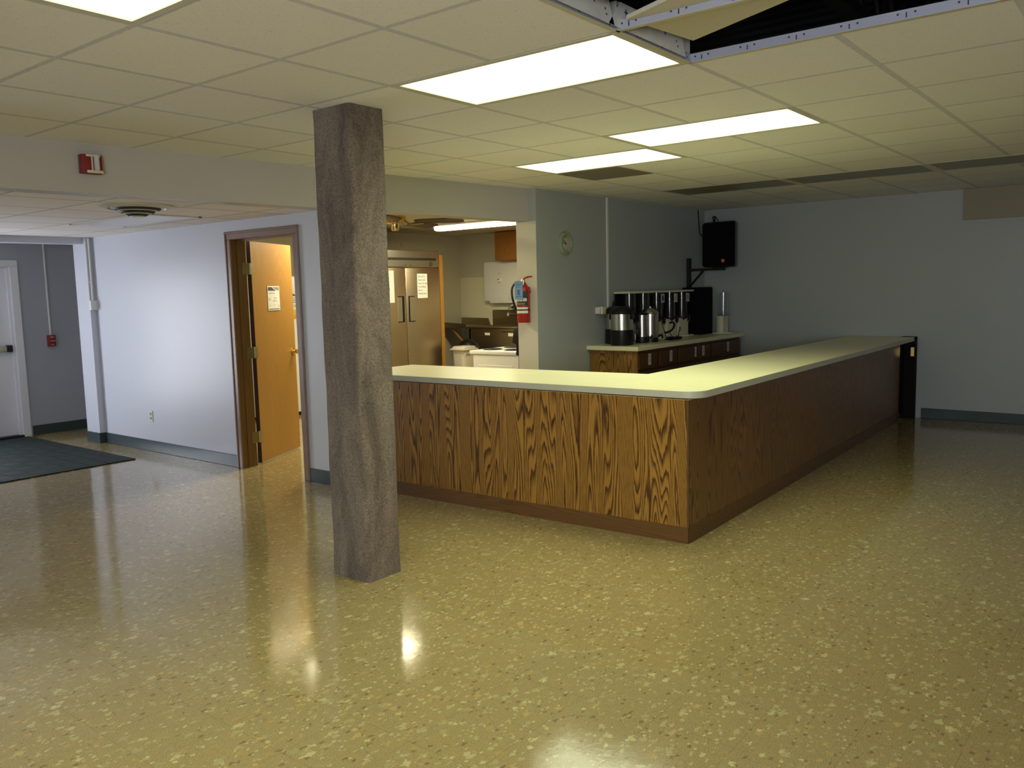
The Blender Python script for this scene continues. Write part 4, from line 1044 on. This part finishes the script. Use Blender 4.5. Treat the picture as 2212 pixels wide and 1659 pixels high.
# drainboard: sloping tray with upturned edges toward the kitchen corner
bm = B()
tr = [(sx, 6.98, SZ - .01), (KX - .012, 6.98, SZ - .01), (KX - .012, KY - .01, SZ + .02), (sx, KY - .01, SZ + .02)]
f = [bm.verts.new(p) for p in tr]; bm.faces.new(f)
g = [bm.verts.new((x, y, z - .02)) for x, y, z in tr]; bm.faces.new(g[::-1])
for k in range(4): bm.faces.new((f[k], g[k], g[(k + 1) % 4], f[(k + 1) % 4]))
obj('drainboard', bm, M['steel_sink'], t)
def lip(p, q, h0, h1, nm):
    bm = B(); a = Vector(p); b = Vector(q); d = (b - a); nrm = Vector((-d.y, d.x, 0)).normalized() * .006
    prof = [a + Vector((0, 0, -.03)), b + Vector((0, 0, -.03)), b + Vector((0, 0, h1)), a + d * .10 + Vector((0, 0, h0))]
    v1 = [bm.verts.new(x) for x in prof]; v2 = [bm.verts.new(x + nrm) for x in prof]
    bm.faces.new(v1); bm.faces.new(v2[::-1])
    for k in range(4): bm.faces.new((v1[k], v2[k], v2[(k + 1) % 4], v1[(k + 1) % 4]))
    bmesh.ops.recalc_face_normals(bm, faces=bm.faces[:]); return obj(nm, bm, M['steel_sink'], t)
lip((sx, 7.0, SZ - .01), (sx, KY - .01, SZ + .02), .05, .05, 'drainboard_edge')
lip((KX - .02, 7.0, SZ - .01), (KX - .02, KY - .01, SZ + .02), .115, .10, 'drainboard_edge')
bm = B(); tube(bm, [(sx + .05, KY - .25, SZ - .03), (sx + .05, 6.98, .60)], .018, 8); tag(obj('brace', bm, M['oak_cab'], t), 'brown diagonal brace under the drainboard')
bm = B(); tube(bm, [(KX - .06, 6.22, 1.15), (KX - .06, 6.66, 1.15)], .014, 8); lathe(bm, [(0, 0), (.028, 0), (.024, .05), (0, .05)], 12, Matrix.Translation((KX - .06, 6.62, 1.13))); lathe(bm, [(0, 0), (.028, 0), (.024, .05), (0, .05)], 12, Matrix.Translation((KX - .06, 6.26, 1.13)))
tube(bm, smooth_pts([(KX - .06, 6.45, 1.15), (KX - .06, 6.45, 1.24), (KX - .12, 6.46, 1.30), (KX - .2, 6.47, 1.28), (KX - .23, 6.48, 1.22)], 6), .013, 8); obj('faucet', bm, M['chrome'], t)
for y0, y1, z0 in ((6.56, 6.66, .855), (6.10, 6.20, .845)):
    bm = B(); box(bm, sx - .0015, sx - .0005, y0, y1, z0, .895); tag(obj('sticker', bm, M['paper'], t), 'small warning sticker')
bm = B(); box(bm, sx - .0022, sx - .0015, 6.57, 6.65, .885, .893); box(bm, sx - .0022, sx - .0015, 6.11, 6.19, .885, .893); obj('sticker_print', bm, M['orange_ink'], t)
bm = B(); box(bm, sx - .003, sx - .0005, 6.02, 6.33, .905, .917); tag(obj('slot_strip', bm, M['black'], t), 'thin black strip on the apron')
for y in (5.3, 6.9):
    for x in (sx + .06, KX - .1):
        bm = B(); tube(bm, [(x, y, 0.0005), (x, y, .62)], .02, 8); obj('leg', bm, M['steel'], t)
bm = B(); lathe(bm, [(0, 0), (.05, 0), (.055, .01), (.03, .028), (0, .03)], 20, Matrix.Translation((sx + .22, 7.38, SZ + .012)))
tag(obj('soap_dish', bm, M['white']), 'small white dish on the drainboard of the sink', 'dish')

# white wall panel box above the sink
t = thing('wall_panel_box', 'white metal panel box with a round dial above the sink', 'panel box', (KX - .006, 0, 0))
bm = B()
mpx = face_negx(-.02, 0, 0)
prism(bm, [(-7.045, 1.965), (-7.045, 1.37), (-6.96, 1.37), (-6.92, 1.335), (-6.30, 1.335), (-6.30, 1.985), (-7.03, 1.985)], -.02, .10, .004, mtx=mpx); obj('panel_body', bm, M['white'], t)
bm = B(); lathe(bm, [(0, 0), (.045, 0), (.040, .03), (.02, .035), (0, .035)], 24, face_negx(-.12, 6.72, 1.70)); dl_ = obj('dial', bm, M['white'], t)
bm = B(); box(bm, -.157, -.155, 6.705, 6.74, 1.705, 1.715); lathe(bm, [(0, 0), (.008, 0), (.008, .002), (0, .002)], 10, face_negx(-.1205, 6.735, 1.80)); obj('dial_mark', bm, M['ink'], dl_)
bm = B(); box(bm, -.126, -.12, 6.65, 6.78, 1.36, 1.44, .004, 1); box(bm, -.126, -.12, 6.42, 6.56, 1.375, 1.43, .004, 1); box(bm, -.1215, -.12, 6.605, 6.61, 1.34, 1.44); obj('switch_plate', bm, M['white_pl'], t)
bm = B(); tube(bm, smooth_pts([(-.06, 6.58, 1.335), (-.06, 6.56, 1.30), (-.07, 6.52, 1.275), (-.05, 6.46, 1.27)], 5), .022, 8); tube(bm, [(-.05, 6.46, 1.26), (-.05, 6.46, 1.335)], .018, 8); obj('pipe_fitting', bm, M['chrome'], t)
# oak wall cabinet
t = thing('wall_cabinet', 'oak wall cabinet above the white panel box', 'cabinet', (KX - .30, 6.26, 1.99))
bm = B(); box(bm, 0, .29, -.80, .40, 0, .44, .003, 1); obj('carcass', bm, M['oak_cab'], t)
bm = B(); box(bm, -.02, .0, -.25, .39, .008, .43, .006); obj('cabinet_door', bm, M['oak_cab'], t)
bm = B(); box(bm, -.02, .0, -.80, -.262, .008, .43, .006); obj('cabinet_door', bm, M['oak_cab'], t)
bm = B(); box(bm, -.022, .02, -.30, -.26, -.72, .43, .003, 1); tag(obj('side_board', bm, M['oak_cab'], t), 'narrow oak upright running down beside the panel box')

# stove
t = thing('kitchen_stove', 'white stove with a black backguard behind the bar', 'stove', (3.36, 4.235, 0), R(-90))
bm = B(); box(bm, .04, .66, 0.0, .72, .03, .865, .006, 1); obj('body', bm, M['white'], t)
bm = B(); box(bm, .12, .58, -.004, .0, .15, .755, .002, 1); tag(obj('side_panel', bm, M['white'], t), 'recessed side panel outline')
bm = B(); box(bm, .0, .635, -.012, .74, .865, .905, .008); obj('cooktop', bm, M['white'], t)
for x in (.17, .46):
    for y in (.18, .54):
        bm = B()
        for r_ in (.085, .062, .038): lathe(bm, [(r_ - .007, .906), (r_ + .007, .906), (r_ + .004, .916), (r_ - .004, .916)], 28, Matrix.Translation((x, y, 0)))
        lathe(bm, [(.10, .9055), (.108, .9055), (.108, .909), (.10, .909)], 28, Matrix.Translation((x, y, 0))); obj('burner', bm, M['black_metal'], t)
bm = B()
my = Matrix(((1, 0, 0, 0), (0, 0, 1, 0), (0, 1, 0, 0), (0, 0, 0, 1)))
prism(bm, [(.635, .905), (.635, .98), (.585, 1.00), (.605, 1.12), (.63, 1.155), (.715, 1.165), (.715, .87), (.635, .87), (.625, .895)], -.010, .735, .004, mtx=my); obj('backguard', bm, M['black'], t)
bm = B(); box(bm, .662, .73, .0, .73, .0005, 1.10, .004, 1); tag(obj('back_panel', bm, M['black_metal'], t), 'dark grey rear panel')
for k in range(4):
    bm = B(); lathe(bm, [(0, 0), (.022, 0), (.018, .025), (0, .025)], 14, Matrix.Translation((.04, .12 + k * .16, .80)) @ Matrix.Rotation(R(-90), 4, 'Y'))
    obj('control_knob', bm, M['black'], t)
bm = B(); box(bm, .02, .04, .05, .67, .25, .72, .006); tube(bm, [(-.01, .08, .69), (-.01, .64, .69)], .012, 8); obj('oven_door', bm, M['white'], t)

# bins
def bin_(label, x, y, w, d, h, m, lidm, lab2):
    t = thing('kitchen_bin', label, 'bin', (x, y, 0))
    bm = B(); tb = bmesh.new()
    lo = [(-w * .40, -d * .40), (w * .40, -d * .40), (w * .40, d * .40), (-w * .40, d * .40)]; hi = [(-w * .5, -d * .5), (w * .5, -d * .5), (w * .5, d * .5), (-w * .5, d * .5)]
    a = [tb.verts.new((*p, .0005)) for p in lo]; b = [tb.verts.new((*p, h * .92)) for p in hi]
    tb.faces.new(a[::-1]); tb.faces.new(b)
    for k in range(4): tb.faces.new((a[k], a[(k + 1) % 4], b[(k + 1) % 4], b[k]))
    bmesh.ops.bevel(tb, geom=[e for e in tb.edges if abs(e.verts[0].co.z - e.verts[1].co.z) > .1], offset=.05, segments=4, affect='EDGES', profile=.5)
    merge(bm, tb); body = obj('body', bm, m, t)
    return t, body
t, body = bin_('beige plastic bin with a lid in front of the sink brace', 5.85, 6.52, .30, .24, .74, M['bin'], None, '')
bm = B(); box(bm, -.17, .17, -.14, .14, .675, .70, .012); prism(bm, [(-.15, .70), (-.10, .735), (.10, .735), (.15, .70)], -.12, .12, .006, mtx=Matrix(((1, 0, 0, 0), (0, 0, 1, 0), (0, 1, 0, 0), (0, 0, 0, 1)))); obj('lid', bm, M['bin'], t)
bm = B(); box(bm, -.10, -.01, -.126, -.116, .605, .64, .004); tag(obj('grip_slot', bm, M['grey_ink'], t), 'dark grip slot')
bm = B(); lathe(bm, [(0, .0005), (.16, .0005), (.19, .55), (.18, .68), (.13, .77), (.06, .81), (0, .815)], 28)
o = obj('black_bin', bm, M['black']); o.location = (6.20, 6.74, 0); tag(o, 'black bagged bin behind the beige bin', 'bin')

# kitchen strip light, second kitchen light, ceiling fan
t = thing('strip_light', 'glowing fluorescent strip light under the kitchen ceiling', 'ceiling light', (5.05, 5.42, 2.44))
bm = B(); box(bm, -.09, .09, -.80, .80, -.03, 0, .004, 1); obj('housing', bm, M['white'], t)
bm = B(); prism(bm, [(-.085, -.03), (-.075, -.075), (-.04, -.09), (.04, -.09), (.075, -.075), (.085, -.025)], -.80, .80, 0, mtx=Matrix(((1, 0, 0, 0), (0, 0, 1, 0), (0, 1, 0, 0), (0, 0, 0, 1)))); obj('diffuser', bm, M['light_kitchen'], t)
t = thing('kitchen_ceiling_light', 'lit kitchen ceiling panel beyond the oak door', 'ceiling light', (1.83, 5.38, 2.44), R(-90))
bm = B(); box(bm, -.02, .63, -.02, 1.24, -.012, 0); obj('light_frame', bm, M['frame'], t)
bm = B(); box(bm, 0, .61, 0, 1.22, -.022, -.012); obj('diffuser', bm, M['light_kitchen'], t)

fx_, fy_ = 2.15, 4.06
t = thing('ceiling_fan', 'brass ceiling fan with dark blades in the kitchen', 'fan', (fx_, fy_, 2.405))
bm = B(); lathe(bm, [(0, .035), (.07, .035), (.065, -.03), (.02, -.045), (.015, -.08), (.015, -.12), (.085, -.13), (.105, -.16), (.105, -.20), (.085, -.225), (.05, -.232), (0, -.232)], 36); obj('motor', bm, M['brass'], t)
bm = B(); lathe(bm, [(0, -.23), (.035, -.23), (.035, -.285), (.03, -.295), (0, -.295)], 24); obj('light_kit', bm, M['brass'], t)
for k in range(5):
    a = R(-58 + 72 * k); mr = Matrix.Rotation(a, 4, 'Z')
    bm = B(); prism(bm, [(.20, -.045), (.24, -.06), (.60, -.075), (.655, -.05), (.655, .05), (.60, .075), (.24, .06), (.20, .045)], -.2285, -.2225, .001, mtx=mr @ Matrix.Rotation(R(-13), 4, 'X')); bl = obj('blade', bm, M['fan_blade'], t)
    bm = B(); tube(bm, smooth_pts([(.09, 0, -.20), (.14, .0, -.235), (.22, 0, -.236), (.27, 0, -.232)], 5), .009, 8, mr); obj('blade_iron', bm, M['hinge'], bl)
bm = B(); tube(bm, [(.035, -.03, -.285), (.035, -.03, -.40)], .002, 6); lathe(bm, [(0, -.45), (.010, -.445), (.012, -.42), (.006, -.40), (0, -.40)], 12, Matrix.Translation((.035, -.03, 0))); tag(obj('pull_chain', bm, M['oak_cab'], t), 'pull chain with a wooden bead')

# ------------------------------------------------------------------ lamps: entry daylight and added hall fill
def area(name, loc, rot_, sx_, sy_, power, col):
    l = bpy.data.lights.new(name, 'AREA'); l.shape = 'RECTANGLE'; l.size = sx_; l.size_y = sy_; l.energy = power; l.color = col
    o = bpy.data.objects.new(name, l); COL.objects.link(o); o.location = loc; o.rotation_euler = rot_
    return o
area('daylight_entry', (-.98, 8.58, 1.02), (R(-90), 0, 0), 1.0, 1.65, 58, (0.84, 0.88, 1.0))
area('added_hall_fill', (XL + .03, -2.75, 1.45), (0, R(-90), 0), 1.2, 2.9, 175, (0.88, 0.92, 1.0))  # added fill light for the pillar, floor and ceiling

for (i, j) in LIT + ADDED_BEHIND:
    a_ = area('fluorescent_lamp', ((i + .5) * S, (j + 1) * S, H - .012), (0, 0, 0), .55, 1.14, 12.5, LIGHTCOL); a_.data.spread = R(128)
area('strip_lamp', (5.05, 5.42, 2.342), (0, 0, 0), .12, 1.5, 44, (1.0, .90, .60))
area('kitchen_lamp', (2.44, 5.075, 2.41), (0, 0, 0), 1.15, .55, 60, (1.0, .90, .60))
w = bpy.data.worlds.new('sky'); sc.world = w; w.use_nodes = True
nt = w.node_tree; bgn = nt.nodes['Background']
sky = nt.nodes.new('ShaderNodeTexSky'); sky.sky_type = 'NISHITA'; sky.sun_disc = False; sky.sun_elevation = R(35)
nt.links.new(sky.outputs[0], bgn.inputs[0]); bgn.inputs[1].default_value = 0.12

# ------------------------------------------------------------------ camera
yaw, pitch, roll = 6.68298922e-01, -1.11189458e-01, -2.37391425e-02
cy_, sy_, cp, sp_ = math.cos(yaw), math.sin(yaw), math.cos(pitch), math.sin(pitch)
f = Vector((cy_ * cp, sy_ * cp, sp_)); r = Vector((sy_, -cy_, 0)); u = r.cross(f)
r2 = math.cos(roll) * r + math.sin(roll) * u; u2 = -math.sin(roll) * r + math.cos(roll) * u
cam = bpy.data.cameras.new('camera'); co = bpy.data.objects.new('camera', cam); COL.objects.link(co)
m4 = Matrix(((r2.x, u2.x, -f.x, 0), (r2.y, u2.y, -f.y, 0), (r2.z, u2.z, -f.z, 0), (0, 0, 0, 1)))
co.matrix_world = Matrix.Translation((-3.44268258, -1.69860617, 1.53688804)) @ m4
cam.sensor_fit = 'HORIZONTAL'; cam.sensor_width = 36.0; cam.lens = 1818.95 / 2212 * 36.0
cam.clip_start = 0.05; cam.clip_end = 100
sc.camera = co

sc.view_settings.view_transform = 'Standard'
sc.view_settings.look = 'None'
sc.view_settings.exposure = 0.0
sc.view_settings.gamma = 1.0
sc.cycles.use_denoising = True
sc.cycles.max_bounces = 6
sc.cycles.diffuse_bounces = 4
sc.cycles.glossy_bounces = 3
sc.cycles.transmission_bounces = 4
sc.cycles.adaptive_threshold = 0.07
sc.cycles.use_light_tree = False
sc.cycles.caustics_reflective = False
sc.cycles.sample_clamp_indirect = 6.0
